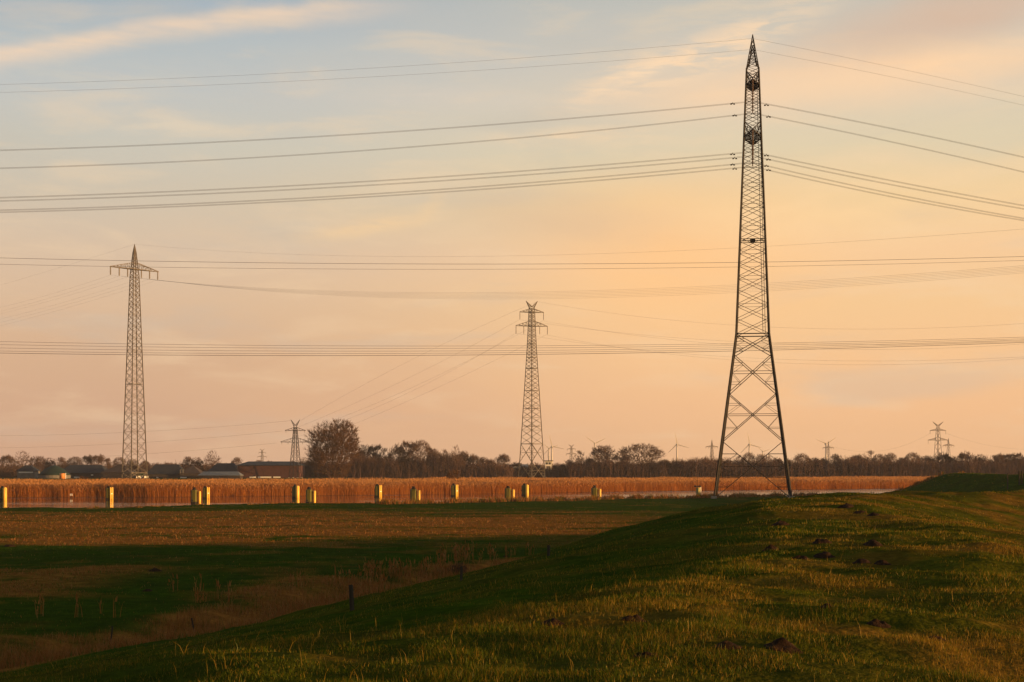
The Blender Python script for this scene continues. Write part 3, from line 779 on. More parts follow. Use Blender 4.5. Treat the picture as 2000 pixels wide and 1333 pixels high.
turbine(1489.5, 883, TY * 1.3, (-50, 70, 190), RB * .75, 'small wind turbine low behind treetops, within the tallest pylon legs')
turbine(1613, 868, TY, (-67, 57, 177), RB * .95, 'wind turbine overlapping the single-armed pylon right of the tallest pylon')

# ------------------------------------------------------------------ mooring posts in the river
def dolphin(proto_kind):
    t = thing('mooring_post', 'x', 'mooring post', (0, 0, 0), 0, 'yellow mooring posts in the river')
    g = MB(); g.lathe([(0.80, -2.5), (0.80, 3.0), (0.70, 3.10)], n=6); g.build('pile_body', M['green'], t)
    c = MB(); c.lathe([(0.5, 3.12), (0.5, 3.3), (0.3, 3.42), (0.3, 3.55), (0.42, 3.6), (0.42, 3.68)], n=12); c.build('bollard_cap', M['dark'], t)
    b = MB(); b.lathe([(0.84, 0.0), (0.86, 0.25), (0.84, 0.42)], n=6); b.build('rubber_band', M['dark'], t)
    if proto_kind == 'ladder':
        for sx, sy in ((0.78, -0.62), (1.18, -0.05)):
            f = MB(); f.lathe([(0.25, -2.0), (0.25, 3.2), (.12, 3.35)], (sx, sy, 0), 10); f.build('fender_tube', M['yellow'], t, True)
        l = MB()
        for k in range(10): l.beam((0.78, -.62, 0.4 + k * .28), (1.18, -.05, 0.4 + k * .28), 0.06)
        l.build('ladder', M['yellow'], t)
        MB().box((1.0, -0.42, 1.55), (0.34, 0.5, 0.22), math.radians(-35)).build('marker_plate', M['white'], t)
    elif proto_kind == 'wide':
        f = MB(); f.lathe([(0.58, -2.0), (0.58, 3.1), (.3, 3.3), (.12, 3.35)], (0.86, -0.55, 0), 16); f.build('fender_tube', M['yellow'], t, True)
        MB().box((-0.95, -.35, 1.6), (0.25, .3, 0.3)).build('mooring_ring', M['dark'], t)
    else:
        f = MB(); f.lathe([(0.33, -2.0), (0.33, 2.75), (.2, 2.85)], (1.32, -0.15, 0), 12); f.build('fender_tube', M['yellow'], t, True)
        MB().box((-0.3, -.95, 0.7), (0.35, .25, 0.35)).build('mooring_ring', M['dark'], t)
        MB().beam((.8, -.1, 2.4), (1.3, -.15, 2.4), .14).build('bracket', M['dark'], t)
    return t
dp = {k: dolphin(k) for k in ('ladder', 'wide', 'narrow')}
used = set()
dl = [(6, 950, 977, 'wide', 'yellow mooring post cut by the left edge of the view'),
 (213, 950, 976, 'ladder', 'yellow mooring post with a ladder left of the slim pylon foot'),
 (381, 953, 984, 'narrow', 'left post of the close pair right of the slim pylon, with a narrow bright tube'),
 (402, 950, 974, 'ladder', 'right post of the close pair right of the slim pylon, with ladder and white plate'),
 (577, 947, 973, 'wide', 'brightest mooring post with a fat yellow tube, under the short stocky pylon'),
 (605, 952, 984, 'narrow', 'broad green mooring post with narrow yellow tube just left of the big willow'),
 (738, 946, 971, 'ladder', 'mooring post with ladder standing alone right of the big willow'),
 (809, 951, 983, 'narrow', 'broad green mooring post with narrow tube, halfway between big willow and middle pylon'),
 (887, 945, 970, 'ladder', 'slender mooring post with ladder below the lone bush in the reeds'),
 (993.5, 950, 981, 'narrow', 'broad green mooring post just left of the middle pylon foot'),
 (1025, 945, 969, 'wide', 'slim bright mooring post just in front of the middle pylon foot'),
 (1162.5, 949, 980, 'narrow', 'rightmost green and yellow mooring post, below the two round-topped trees')]
for px, yt, yb, k, lb in dl:
    Y = (EZ + 1.5) * F / (yb - HY)
    o = dp[k] if k not in used else copy_tree(dp[k]); used.add(k)
    H = (yb - yt) * Y / F
    s = H / 3.6
    o.location = ((px - 1000) * Y / F - .15, Y, -1.5); o.scale = (s * .92, s * .92, s); o['label'] = lb
# light pillar beside the tallest pylon
nv = thing('light_pillar', 'squat mossy concrete light pillar with a thin mast, left of the tallest pylon', 'beacon', (P(1363.5, 975, 300).x, 300, -1.5))
m = MB(); m.lathe([(0.50, -1.5), (0.46, 2.9), (0.5, 3.1)], n=8); m.build('pillar', M['navwall'], nv)
MB().box((-0.12, 0, 3.35), (1.35, 1.2, 0.28)).build('platform', M['dark'], nv)
m = MB(); m.beam((-.15, 0, 3.4), (-.15, 0, 6.6), .07); m.build('mast', M['steel'], nv)
m = MB(); m.lathe([(.12, -1), (.12, 3.2)], (.52, -.1, 0), 8); m.build('fender_tube', M['white'], nv)
# marker posts before the reeds on the left
nk = thing('marker_board', 'tiny white marker boards on posts at the reed edge, far left', 'sign', (P(139, 972, 340).x, 340, -1.5))
for s in (-.18, .18):
    MB().box((s, 0, .75), (.22, .06, .5)).build('board', M['white'], nk); MB().beam((s, .05, -1), (s, .05, .6), .06).build('post', M['wood'], nk)

# ------------------------------------------------------------------ farm and other buildings
def barn(name, label, x0, x1, ridge, eave, base, Y, depth, wallmat, roofmat, hip=0.0, windows=(), rz=0.0, cat='barn', extra=None):
    X0, X1 = (x0 - 1000) * Y / F, (x1 - 1000) * Y / F
    zr, ze = EZ + (HY - ridge) * Y / F, EZ + (HY - eave) * Y / F
    L = X1 - X0; t = thing(name, label, cat, ((X0 + X1) / 2, Y + depth / 2, 0), rz)
    hx, hy = L / 2, depth / 2
    m = MB(); m.box((0, 0, ze / 2 - .15), (L - .8, depth - .8, ze + .3)); 
    if hip == 0:
        m.add([(-hx + .4, -hy + .4, ze), (-hx + .4, hy - .4, ze), (-hx + .4, 0, zr - .3), (hx - .4, -hy + .4, ze), (hx - .4, hy - .4, ze), (hx - .4, 0, zr - .3)], [(0, 1, 2), (3, 5, 4), (0, 2, 5, 3), (1, 4, 5, 2), (0, 3, 4, 1)])
    m.build('wall', wallmat, t)
    r = MB(); th = .25; h = hip
    top = [(-hx, -hy, ze), (hx, -hy, ze), (hx, hy, ze), (-hx, hy, ze), (-hx + h, 0, zr), (hx - h, 0, zr)]
    r.add([(a, b, c + th) for a, b, c in top] + [(a, b, c) for a, b, c in top],
          [(0, 1, 5, 4), (2, 3, 4, 5), (1, 2, 5), (3, 0, 4), (7, 6, 10, 11), (9, 8, 11, 10), (8, 7, 11), (6, 9, 10), (0, 6, 7, 1), (1, 7, 8, 2), (2, 8, 9, 3), (3, 9, 6, 0)])
    if hip == 0:
        r.f = [f for f in r.f if len(f) == 4]
    r.build('roof', roofmat, t)
    for wx0, wx1, wy0, wy1, mt, nm in windows:
        a, b = (wx0 - 1000) * Y / F - t.location.x, (wx1 - 1000) * Y / F - t.location.x
        c, d = EZ + (HY - wy1) * Y / F, EZ + (HY - wy0) * Y / F
        m = MB(); m.box(((a + b) / 2, -hy + .32, (c + d) / 2), (b - a, .2, d - c)); o = m.build(nm, mt, t)
    return t
barn('farm_house', 'low house with dark roof and a pale sunlight-painted front strip, far left behind bare trees', 31, 68, 910, 921, 934, 700, 9, M['greywall'], M['slate'], 3,
     [(36, 64, 921.6, 924.2, M['white'], 'pale_strip')], cat='house')  # white strip painted in for sunlight along the front
barn('barn', 'long dark blue-roofed barn between the green dome and the brown gabled barn', 111, 205, 909.5, 925, 934, 712, 16, M['brick'], M['slate'], 4,
     [(144, 156, 931.5, 934, M['white'], 'window_strip'), (177.5, 181.5, 927.3, 929.2, M['white'], 'door_light')])
barn('barn', 'brown-roofed barn at the foot of the slim left-hand pylon', 196, 254, 908.5, 924, 934, 704, 14, M['brick'], M['brownroof'], 8, [(196, 202, 926, 933, M['dark'], 'door')])
barn('barn', 'dark barn right of the slim pylon with a pale strip along its base', 284, 354, 908.5, 927, 934.5, 704, 16, M['brick'], M['slate'], 3,
     [(305, 309, 932, 934, M['white'], 'window_strip')])
barn('barn', 'low dark annex barn with pale doorway frame left of the longest barn', 350, 392, 911, 926, 934.5, 702, 13, M['brick'], M['brownroof'], 5,
     [(326 + 25, 326 + 27, 917, 927, M['greywall'], 'door_frame'), (356, 358.5, 917, 927, M['greywall'], 'door_frame'), (352, 358, 916.4, 917.6, M['greywall'], 'door_frame'), (352, 364, 932, 934.2, M['white'], 'window_strip')])
barn('shed', 'low shed with a sloping grey sheet roof in front of the longest barn', 386, 470, 922.5, 929.5, 934.5, 690, 8, M['brick'], M['sheetgrey'], 2, cat='shed')
barn('barn', 'left lower section of the longest barn, under a lone spreading tree', 401, 466, 906, 926, 934, 716, 18, M['brick'], M['slate'], 4)
barn('barn', 'longest barn with reddish front and pale window strips, left of the short stocky pylon', 462, 586, 902.5, 910, 934, 714, 20, M['redroof'], M['slate'], 4,
     [(487, 499.5, 931.3, 934.3, M['white'], 'window_strip'), (503.5, 529.5, 931.3, 934.3, M['white'], 'window_strip'), (533.5, 547.5, 931.3, 934.3, M['white'], 'window_strip')])
# silage dome, tank
Yd = 690; R0 = 31 * Yd / F
t = thing('storage_dome', 'dark green tent-shaped storage dome left of the blue-roofed barn', 'storage dome', ((96 - 1000) * Yd / F, Yd + R0, 0))
zt = EZ + (HY - 908.5) * Yd / F
MB().lathe([(R0, 0), (R0, 1.6)], n=28).build('wall', M['greywall'], t)
MB().lathe([(R0 + .15, 1.6), (R0 * .86, 2.7), (R0 * .6, zt * .68), (R0 * .3, zt * .88), (0.25, zt)], n=28).build('membrane_roof', M['tealfoil'], t, True)
t = thing('storage_tank', 'small orange tank glowing in the sun right of the green dome', 'tank', ((121.5 - 1000) * 672 / F, 672, 0))
MB().lathe([(1.25, 0), (1.25, 2.3), (1.0, 2.6)], n=16).build('shell', M['orange'], t, True)
MB().lathe([(.18, 0), (.18, 2.7)], (1.6, 0, 0), 8).build('pipe', M['white'], t)
for x0, x1, lb in ((266, 279, 'left of two bright white trailers at the slim pylon foot'), (281.5, 289, 'right and shorter of two bright white trailers at the slim pylon foot')):
    Y = 660; a = (x0 - 1000) * Y / F; b = (x1 - 1000) * Y / F; L = b - a
    t = thing('trailer', lb, 'trailer', ((a + b) / 2, Y, 0), 0.35, 'white trailers on the farm'); 
    MB().box((0, 0, .95), (L, 1.6, 1.0)).build('body', M['white'], t)
    for s in (-1, 1):
        m = MB(); m.beam((s * L * .3, -.8, .25), (s * L * .3, .8, .25), .55, sides=10); m.build('wheel', M['dark'], t)
# lookout cabin
Y = 930; t = thing('lookout_cabin', 'pale raised cabin with flat dark roof and antenna right of the middle pylon', 'cabin', ((1071 - 1000) * Y / F, Y, 0))
zc = EZ + (HY - 901) * Y / F
for sx in (-1, 1):
    for sy in (-1, 1): MB().beam((sx * 1.7, sy * 1.5, 0), (sx * 1.7, sy * 1.5, zc - 2.6), .5).build('leg', M['white'], t)
cb_ = MB().box((0, 0, zc - 1.7), (4.2, 3.6, 3.2)).build('cabin_wall', M['white'], t)
MB().box((0, 0, zc + .15), (6.4, 5.2, .5)).build('roof', M['slate'], t)
for s in (-.95, .95): MB().box((s, -1.85, zc - 1.5), (1.1, .2, 1.3)).build('window', M['glass'], t)
MB().beam((.4, 0, zc), (.4, 0, zc + 3.4), .22).build('antenna', M['steel'], t)
MB().box((0, 0, zc * .4), (1.4, 1.2, zc * .8)).build('stair_shaft', M['greywall'], t)
barn('shed', 'grey slanted-roof shed with a pale edge just left of the middle pylon foot', 996, 1034, 908, 915, 934, 860, 14, M['greywall'], M['sheetgrey'], 1, [(1003, 1011, 912.0, 913.0, M['white'], 'pale_strip')], cat='shed')

# ------------------------------------------------------------------ trees
def segs_mesh(S):
    """S rows: p(3) q(3) r0 r1 -> open three-sided prisms"""
    S = np.asarray(S); p = S[:, :3]; q = S[:, 3:6]; d = q - p
    L = np.linalg.norm(d, axis=1, keepdims=True); d = d / np.maximum(L, 1e-6)
    ref = np.where(np.abs(d[:, 2:3]) > .9, np.array([[1.0, 0, 0]]), np.array([[0, 0, 1.0]]))
    a = np.cross(d, ref); a /= np.linalg.norm(a, axis=1, keepdims=True); b = np.cross(d, a)
    V = []
    for c, r in ((p, S[:, 6:7]), (q, S[:, 7:8])):
        for k in range(3):
            t_ = 2 * math.pi * k / 3; V.append(c + (a * math.cos(t_) + b * math.sin(t_)) * r)
    V = np.stack(V, 1).reshape(-1, 3); n = len(S); base = np.arange(n)[:, None] * 6
    F_ = np.concatenate([base + np.array([[k, (k + 1) % 3, 3 + (k + 1) % 3, 3 + k]]) for k in range(3)])
    return V, F_
def grow2(seed, H=18.0, rx=.4, zc=.62, rz=.38, hb=.2, stems=1, nt=900, ntw=6, twl=.06, tw=.038, vase=0.0, lumps=14, lumpf=.55, gap=0.0):
    """crown grown towards points scattered through a rounded envelope; radii by the number of tips carried"""
    rg = np.random.default_rng(seed)
    def inside(p):
        u = (p[:, 2] - zc) / rz; an = np.arctan2(p[:, 1], p[:, 0]); rag = .72 + .5 * vnoise(np.cos(an) * 2.2 + 9, np.sin(an) * 2.2 + p[:, 2] * 5, seed)
        u = u / np.clip(.85 + .25 * vnoise(p[:, 0] * 7 / rx * .4 + 3, p[:, 1] * 7 / rx * .4, seed + 1), .8, 1.05) * np.where(u > 0, 1, .95); q = rag * np.sqrt(np.clip(1 - u * u, 0, 1)) * rx * (1 - vase * (1 - (u + 1) / 2))
        return (np.abs(u) < 1) & (np.hypot(p[:, 0], p[:, 1]) < q)
    def cloud(n):
        d = rg.normal(0, 1, (n, 3)); d /= np.linalg.norm(d, axis=1, keepdims=True)
        return d * (rg.random((n, 1)) ** .42) * np.array([rx, rx, rz]) + np.array([0, 0, zc])
    T = cloud(nt * 4); T = T[inside(T)]
    Lc = cloud(lumps * 3); Lc = Lc[inside(Lc)][:lumps]
    T2 = Lc[rg.integers(0, len(Lc), nt * 3)] + rg.normal(0, rx * .17, (nt * 3, 3)); T2 = T2[inside(T2 * np.array([.93, .93, 1]))]
    n2 = int(nt * lumpf); T = np.concatenate([T[:nt - n2], T2[:n2]])
    nodes = []; par = []
    def addn(p, k): nodes.append(np.array(p, float)); par.append(k); return len(nodes) - 1
    addn((0, 0, -.02), -1)
    if stems == 1:
        k = 0; off = rg.normal(0, .012, (9, 2)); 
        for i in range(1, 9): k = addn((off[i, 0], off[i, 1], (hb + (zc - hb) * .55) * i / 8), k)
    else:
        for m_ in range(stems):
            a = 2 * math.pi * (m_ + rg.uniform(-.3, .3)) / stems; k = 0; rr_ = rx * rg.uniform(.2, .6)
            for i in range(1, 8):
                f = i / 7; k = addn((math.cos(a) * rr_ * f ** .8, math.sin(a) * rr_ * f ** .8, (zc * rg.uniform(.9, 1.0)) * f), k)
    base = np.array([0, 0, hb * .8])
    order = np.argsort(np.linalg.norm((T - base) * np.array([1, 1, .8]), axis=1))
    A_ = np.zeros((12000, 3)); A_[:len(nodes)] = nodes; cnt = len(nodes); minz = hb * (1 if stems == 1 else .5)
    dist0 = np.zeros(12000); dist0[:cnt] = np.linalg.norm(A_[:cnt] - base, axis=1)
    step = .055
    for t_ in T[order]:
        d = A_[:cnt] - t_; dd_ = np.linalg.norm(d, axis=1)
        dt_ = np.linalg.norm(t_ - base)
        cost = dd_ + .9 * np.clip(dist0[:cnt] - dt_ + .5 * dd_, 0, 1) + 5 * (A_[:cnt, 2] < minz) + .35 * np.clip(A_[:cnt, 2] - t_[2] + .02, 0, 1)
        k = int(np.argmin(cost)); m_ = max(1, int(dd_[k] / step)); p0 = A_[k].copy(); dk = dd_[k]
        for i in range(1, m_ + 1):
            if cnt >= 11990: break
            f = i / m_; q = p0 + (t_ - p0) * f + (rg.normal(0, .006, 3) if i < m_ else 0); q[2] -= .25 * dk * f * (1 - f) * .5
            k = addn(q, k); A_[cnt] = q; dist0[cnt] = np.linalg.norm(q - base); cnt += 1
    N_ = np.array(nodes); par = np.array(par); w_ = np.zeros(len(N_)); has = np.zeros(len(N_), bool); has[par[1:]] = True
    w_[~has] = 1
    for i in range(len(N_) - 1, 0, -1): w_[par[i]] += w_[i]
    tot = w_[0]; R_ = .021 * (w_ / tot) ** .46
    R_ = np.maximum(R_, tw / H * 1.15)
    i = np.arange(1, len(N_)); S = np.concatenate([N_[par[i]], N_[i], np.minimum(R_[par[i]], R_[i] * 1.5)[:, None], R_[i][:, None]], 1)
    fat = R_[i] > .0042
    lowm = w_[i] < 4; src = i[lowm]
    src = np.repeat(src, ntw); p = N_[src] + rg.normal(0, .004, (len(src), 3))
    out = N_[src] - np.array([0, 0, zc - rz * .7]); out /= np.linalg.norm(out, axis=1, keepdims=True)
    dr = out + rg.normal(0, .55, out.shape); dr[:, 2] += .15; dr /= np.linalg.norm(dr, axis=1, keepdims=True)
    L_ = twl * rg.uniform(.4, 1.2, (len(src), 1)); q = p + dr * L_
    TW = np.concatenate([p, q, np.full((len(src), 1), tw / H), np.full((len(src), 1), tw / H * .6)], 1)
    S1 = S[fat]; S2 = np.concatenate([S[~fat], TW])
    S1 = S1 * H; S2 = S2 * H
    return S1, S2, 2 * rx * H
def tree_proto(name, seed, tm, **kw):
    S1, S2, wid = grow2(seed, **kw)
    V, F_ = segs_mesh(S1); a = np_mesh('trunk', V, F_, M['bark'], True)
    V, F_ = segs_mesh(S2); b = np_mesh('crown', V, F_, tm, False)
    return a, b, wid, kw.get('H', 18.0)
protos = {
 'round': [tree_proto('r', 11, M['twig'], rx=.46, zc=.60, rz=.40, hb=.17, nt=1200, vase=.25), tree_proto('r', 12, M['twig'], rx=.46, zc=.58, rz=.42, hb=.14, nt=1300, vase=.2), tree_proto('r', 13, M['twig'], rx=.42, zc=.62, rz=.38, hb=.2, nt=1000, vase=.2, lumps=9, lumpf=.75)],
 'tall': [tree_proto('t', 21, M['twig'], rx=.25, zc=.56, rz=.44, hb=.10, nt=1000, vase=.2), tree_proto('t', 22, M['twig'], rx=.27, zc=.60, rz=.42, hb=.15, nt=900, vase=.15, lumps=12, lumpf=.8), tree_proto('t', 23, M['twig'], rx=.25, zc=.60, rz=.40, hb=.2, nt=320, ntw=4, vase=.3, lumps=7, lumpf=.7)],
 'multi': [tree_proto('m', 31, M['twig'], rx=.36, zc=.50, rz=.50, hb=.05, stems=4, nt=1300, vase=.45), tree_proto('m', 32, M['twig'], rx=.38, zc=.5, rz=.5, hb=.05, stems=5, nt=1400, vase=.4, lumps=8, lumpf=.75)],
 'open': [tree_proto('o', 41, M['twig'], rx=.44, zc=.62, rz=.38, hb=.22, nt=420, ntw=5, vase=.25, lumps=9, lumpf=.85)],
 'willow': [tree_proto('w', 51, M['willowtwig'], H=25, rx=.47, zc=.50, rz=.53, hb=.03, stems=8, nt=3000, ntw=7, twl=.065, tw=.040, vase=.38, lumps=22, lumpf=.6)],
 'bush': [tree_proto('b', 61, M['willowtwig'], H=6, rx=.5, zc=.5, rz=.5, hb=.03, stems=6, nt=500, ntw=6, twl=.09, tw=.02, vase=.4)],
}
prng = random.Random(5)
ordn = ['first', 'second', 'third', 'fourth', 'fifth', 'sixth', 'seventh', 'eighth', 'ninth', 'tenth', 'eleventh', 'twelfth', 'thirteenth', 'fourteenth', 'fifteenth', 'sixteenth', 'seventeenth', 'eighteenth', 'nineteenth', 'twentieth', 'twenty-first', 'twenty-second']
def tree(px, ytop, wpx, Y, kind, label, group=None, name='bare_tree', idx=None, zbase=0.0, cat='tree'):
    a, b, wid, H0 = protos[kind][prng.randrange(len(protos[kind])) if idx is None else idx]
    H = EZ + (HY - ytop) * Y / F - zbase; wd_ = wpx * Y / F
    t = thing(name, label, cat, ((px - 1000) * Y / F, Y, zbase), prng.uniform(0, 6.28), group)
    sz = H / H0; sx = min(max(wd_ / wid, sz * .6), sz * 1.7); t.scale = (sx, sx, sz)
    link(bpy.data.objects.new('trunk', a), t); link(bpy.data.objects.new('crown', b), t)
    return t
def row(items, phrase, group):
    items = sorted(items)
    for i, (px, yt, wpx, Y, kind) in enumerate(items):
        tree(px, yt, wpx, Y, kind, '%s bare tree from the left %s' % (ordn[i], phrase), group)
g_ = 'bare winter trees along the horizon'
tree(648, 825, 128, 615, 'willow', 'biggest dark many-stemmed tree with rounded crown, right of the short stocky pylon', idx=0)
row([(-38, 888, 40, 770, 'round'), (12, 889, 40, 765, 'round'), (42, 881, 56, 745, 'open'), (74, 890, 34, 770, 'round'), (96, 894, 30, 780, 'tall'), (120, 893, 28, 790, 'round'), (146, 892, 34, 780, 'round'),
     (174, 889, 34, 770, 'round'), (194, 888, 34, 765, 'round'), (212, 895, 20, 770, 'tall'), (234, 893, 28, 775, 'round'), (258, 896, 26, 780, 'round'), (284, 900, 26, 800, 'round'), (306, 905, 22, 800, 'round'), (330, 903, 22, 810, 'round')],
    'in the row behind the left-hand farm', g_)
row([(366, 891, 30, 770, 'round'), (386, 893, 24, 760, 'tall'), (463, 893.5, 28, 900, 'round'), (506, 898, 20, 900, 'round'), (527, 900, 18, 900, 'round'), (592, 895, 18, 800, 'tall'), (606, 899, 20, 800, 'round')],
    'among those just above the barn roofs', g_)
tree(415, 879.5, 40, 735, 'open', 'lone spreading bare tree rising above the left end of the longest barn')
row([(694, 880, 34, 730, 'multi'), (712, 868, 34, 735, 'tall'), (735, 869, 38, 735, 'tall'), (757, 875, 34, 740, 'tall'), (775, 866, 38, 730, 'multi'), (797, 862, 42, 735, 'tall'), (822, 860, 48, 725, 'round'), (846, 874, 34, 735, 'multi'),
     (867, 878, 26, 740, 'tall'), (889, 870, 30, 720, 'open'), (906, 879, 34, 735, 'multi'), (924, 886, 32, 735, 'multi'), (942, 891, 32, 735, 'multi'), (960, 896, 32, 735, 'multi'), (982, 887, 38, 760, 'round'), (1006, 902, 28, 740, 'multi')],
    'in the wood right of the biggest many-stemmed tree', g_)
row([(1024, 909, 26, 740, 'multi'), (1048, 907, 28, 735, 'multi'), (1088, 904, 18, 760, 'tall'), (1100, 905, 22, 740, 'multi'), (1112, 898, 22, 745, 'round')],
    'low at the foot of the middle pylon', g_)
tree(1131, 880, 34, 725, 'tall', 'slender bare tree standing alone right of the lookout cabin', idx=2)
tree(1180, 869, 66, 730, 'round', 'left of the two large round-topped bare trees', idx=0)
tree(1250, 867, 90, 728, 'round', 'right and wider of the two large round-topped bare trees', idx=1)
row([(1150, 892, 30, 740, 'multi'), (1216, 880, 34, 745, 'tall'), (1298, 896, 32, 740, 'multi'), (1325, 899, 32, 745, 'multi'), (1350, 897, 32, 745, 'multi'), (1376, 892, 36, 745, 'multi'), (1402, 896, 28, 745, 'multi')],
    'of the lower ones round the two round-topped trees', g_)
row([(1426, 898, 30, 745, 'multi'), (1446, 889, 28, 760, 'tall'), (1463, 884, 32, 760, 'round'), (1490, 886, 34, 760, 'round'), (1515, 893, 32, 745, 'multi'), (1538, 895, 28, 745, 'multi')],
    'seen between the legs of the tallest pylon', g_)
row([(1566, 886, 38, 735, 'round'), (1592, 892, 28, 745, 'multi'), (1609, 893, 26, 745, 'multi'), (1633, 887, 34, 740, 'round'), (1656, 896, 26, 745, 'multi'), (1674, 888, 34, 740, 'round'), (1696, 880, 38, 735, 'tall'), (1718, 887, 32, 740, 'round'),
     (1739, 885, 36, 740, 'round'), (1762, 892, 30, 745, 'multi'), (1783, 884, 38, 740, 'round'), (1811, 888, 34, 745, 'multi'), (1838, 883, 44, 740, 'multi'), (1863, 890, 32, 745, 'multi'), (1889, 881, 44, 735, 'multi'), (1915, 887, 30, 740, 'tall')],
    'in the wood right of the tallest pylon', g_)
row([(1937, 889, 26, 735, 'tall'), (1951, 886, 24, 730, 'round'), (1967, 887, 28, 735, 'tall'), (1986, 885, 32, 735, 'tall'), (2008, 884, 36, 735, 'multi'), (2040, 886, 40, 740, 'round'), (2075, 884, 40, 740, 'multi')],
    'above the far dike at the right edge', g_)
tree(887, 915, 34, 448, 'bush', 'lone brown bush sticking out of the reeds left of the middle pylon', name='bush', idx=0, cat='bush')
tree(162, 930, 30, 462, 'bush', 'low dark bush at the back of the reeds below the blue-roofed barn', name='bush', idx=0, cat='bush')
# undergrowth of the woods: one tangled mass
def thicket(name, rngs, seed, tw=0.05, label=None):
    rg = np.random.default_rng(seed); S = []
    for (x0, x1, yt, Y0, Y1, dens) in rngs:
        n = int((x1 - x0) * dens)
        px = rg.uniform(x0, x1, n); Y = rg.uniform(Y0, Y1, n); X = (px - 1000) * Y / F
        top = (EZ + (HY - yt) * Y / F) * (0.42 + 0.95 * fbm(X / 9.0, Y / 14.0, seed, 3))
        hgt = top * rg.uniform(.45, 1.0, n)
        z0 = rg.uniform(-.2, .35, n) * hgt
        lean = rg.normal(0, .16, (n, 2)) * hgt[:, None]
        p = np.stack([X, Y, z0], 1); q = np.stack([X + lean[:, 0], Y + lean[:, 1], hgt], 1)
        S.append(np.concatenate([p, q, np.full((n, 1), tw * 1.3), np.full((n, 1), tw * .6)], 1))
        for k in range(4):
            f = rg.uniform(.25, 1.0, n)[:, None]; a_ = p + (q - p) * f
            l2 = rg.uniform(.08, .22, n)[:, None] * hgt[:, None]
            dr = rg.normal(0, 1, (n, 3)); dr[:, 2] = np.abs(dr[:, 2]) + .4; dr /= np.linalg.norm(dr, axis=1, keepdims=True)
            S.append(np.concatenate([a_, a_ + dr * l2, np.full((n, 1), tw * .8), np.full((n, 1), tw * .5)], 1))
    V, F_ = segs_mesh(np.concatenate(S)); o = link(bpy.data.objects.new(name, np_mesh(name, V, F_, M['thicket'])))
    return tag(o, label, 'undergrowth', kind='stuff')
thicket('undergrowth', [(560, 700, 903, 740, 770, 12), (690, 905, 888, 716, 760, 30), (905, 1000, 905, 716, 760, 26), (1000, 1120, 914, 725, 750, 20), (1110, 1300, 900, 716, 760, 26), (1290, 1560, 899, 716, 762, 26), (1560, 2110, 896, 716, 765, 26),
                        (-80, 40, 912, 735, 760, 12), (330, 410, 905, 740, 770, 10)], 3, 0.07, 'tangled bare undergrowth filling the woods along the horizon')
thicket('distant_wood', [(-300, 2300, 905, 1150, 1230, 6), (-300, 2300, 907, 1500, 1600, 6)], 4, 0.16, 'faint far wood on the horizon behind the nearer trees')

# ------------------------------------------------------------------ reeds
def blades(X, Y, Z, Hh, Wd, lean, rg, segs=2, curve=0.5, yaw=None):
    n = len(X); th = rg.uniform(0, 2 * np.pi, n) if yaw is None else yaw
    ux, uy = np.cos(th), np.sin(th)
    la = rg.uniform(0, 2 * np.pi, n); lx, ly = np.cos(la) * lean * Hh, np.sin(la) * lean * Hh
    w_ = Wd / 2
    bl = np.stack([X - ux * w_, Y - uy * w_, Z], 1); brr = np.stack([X + ux * w_, Y + uy * w_, Z], 1)
    mx, my, mz = X + lx * .35, Y + ly * .35, Z + Hh * .6
    ml = np.stack([mx - ux * w_ * .75, my - uy * w_ * .75, mz], 1); mr_ = np.stack([mx + ux * w_ * .75, my + uy * w_ * .75, mz], 1)
    tp = np.stack([X + lx, Y + ly, Z + Hh * np.sqrt(np.clip(1 - (lean * .5) ** 2, .2, 1))], 1)
    V = np.stack([bl, brr, mr_, ml, tp], 1).reshape(-1, 3); b = np.arange(n)[:, None] * 5
    return V, b + np.array([[0, 1, 2, 3]]), b + np.array([[3, 2, 4]])
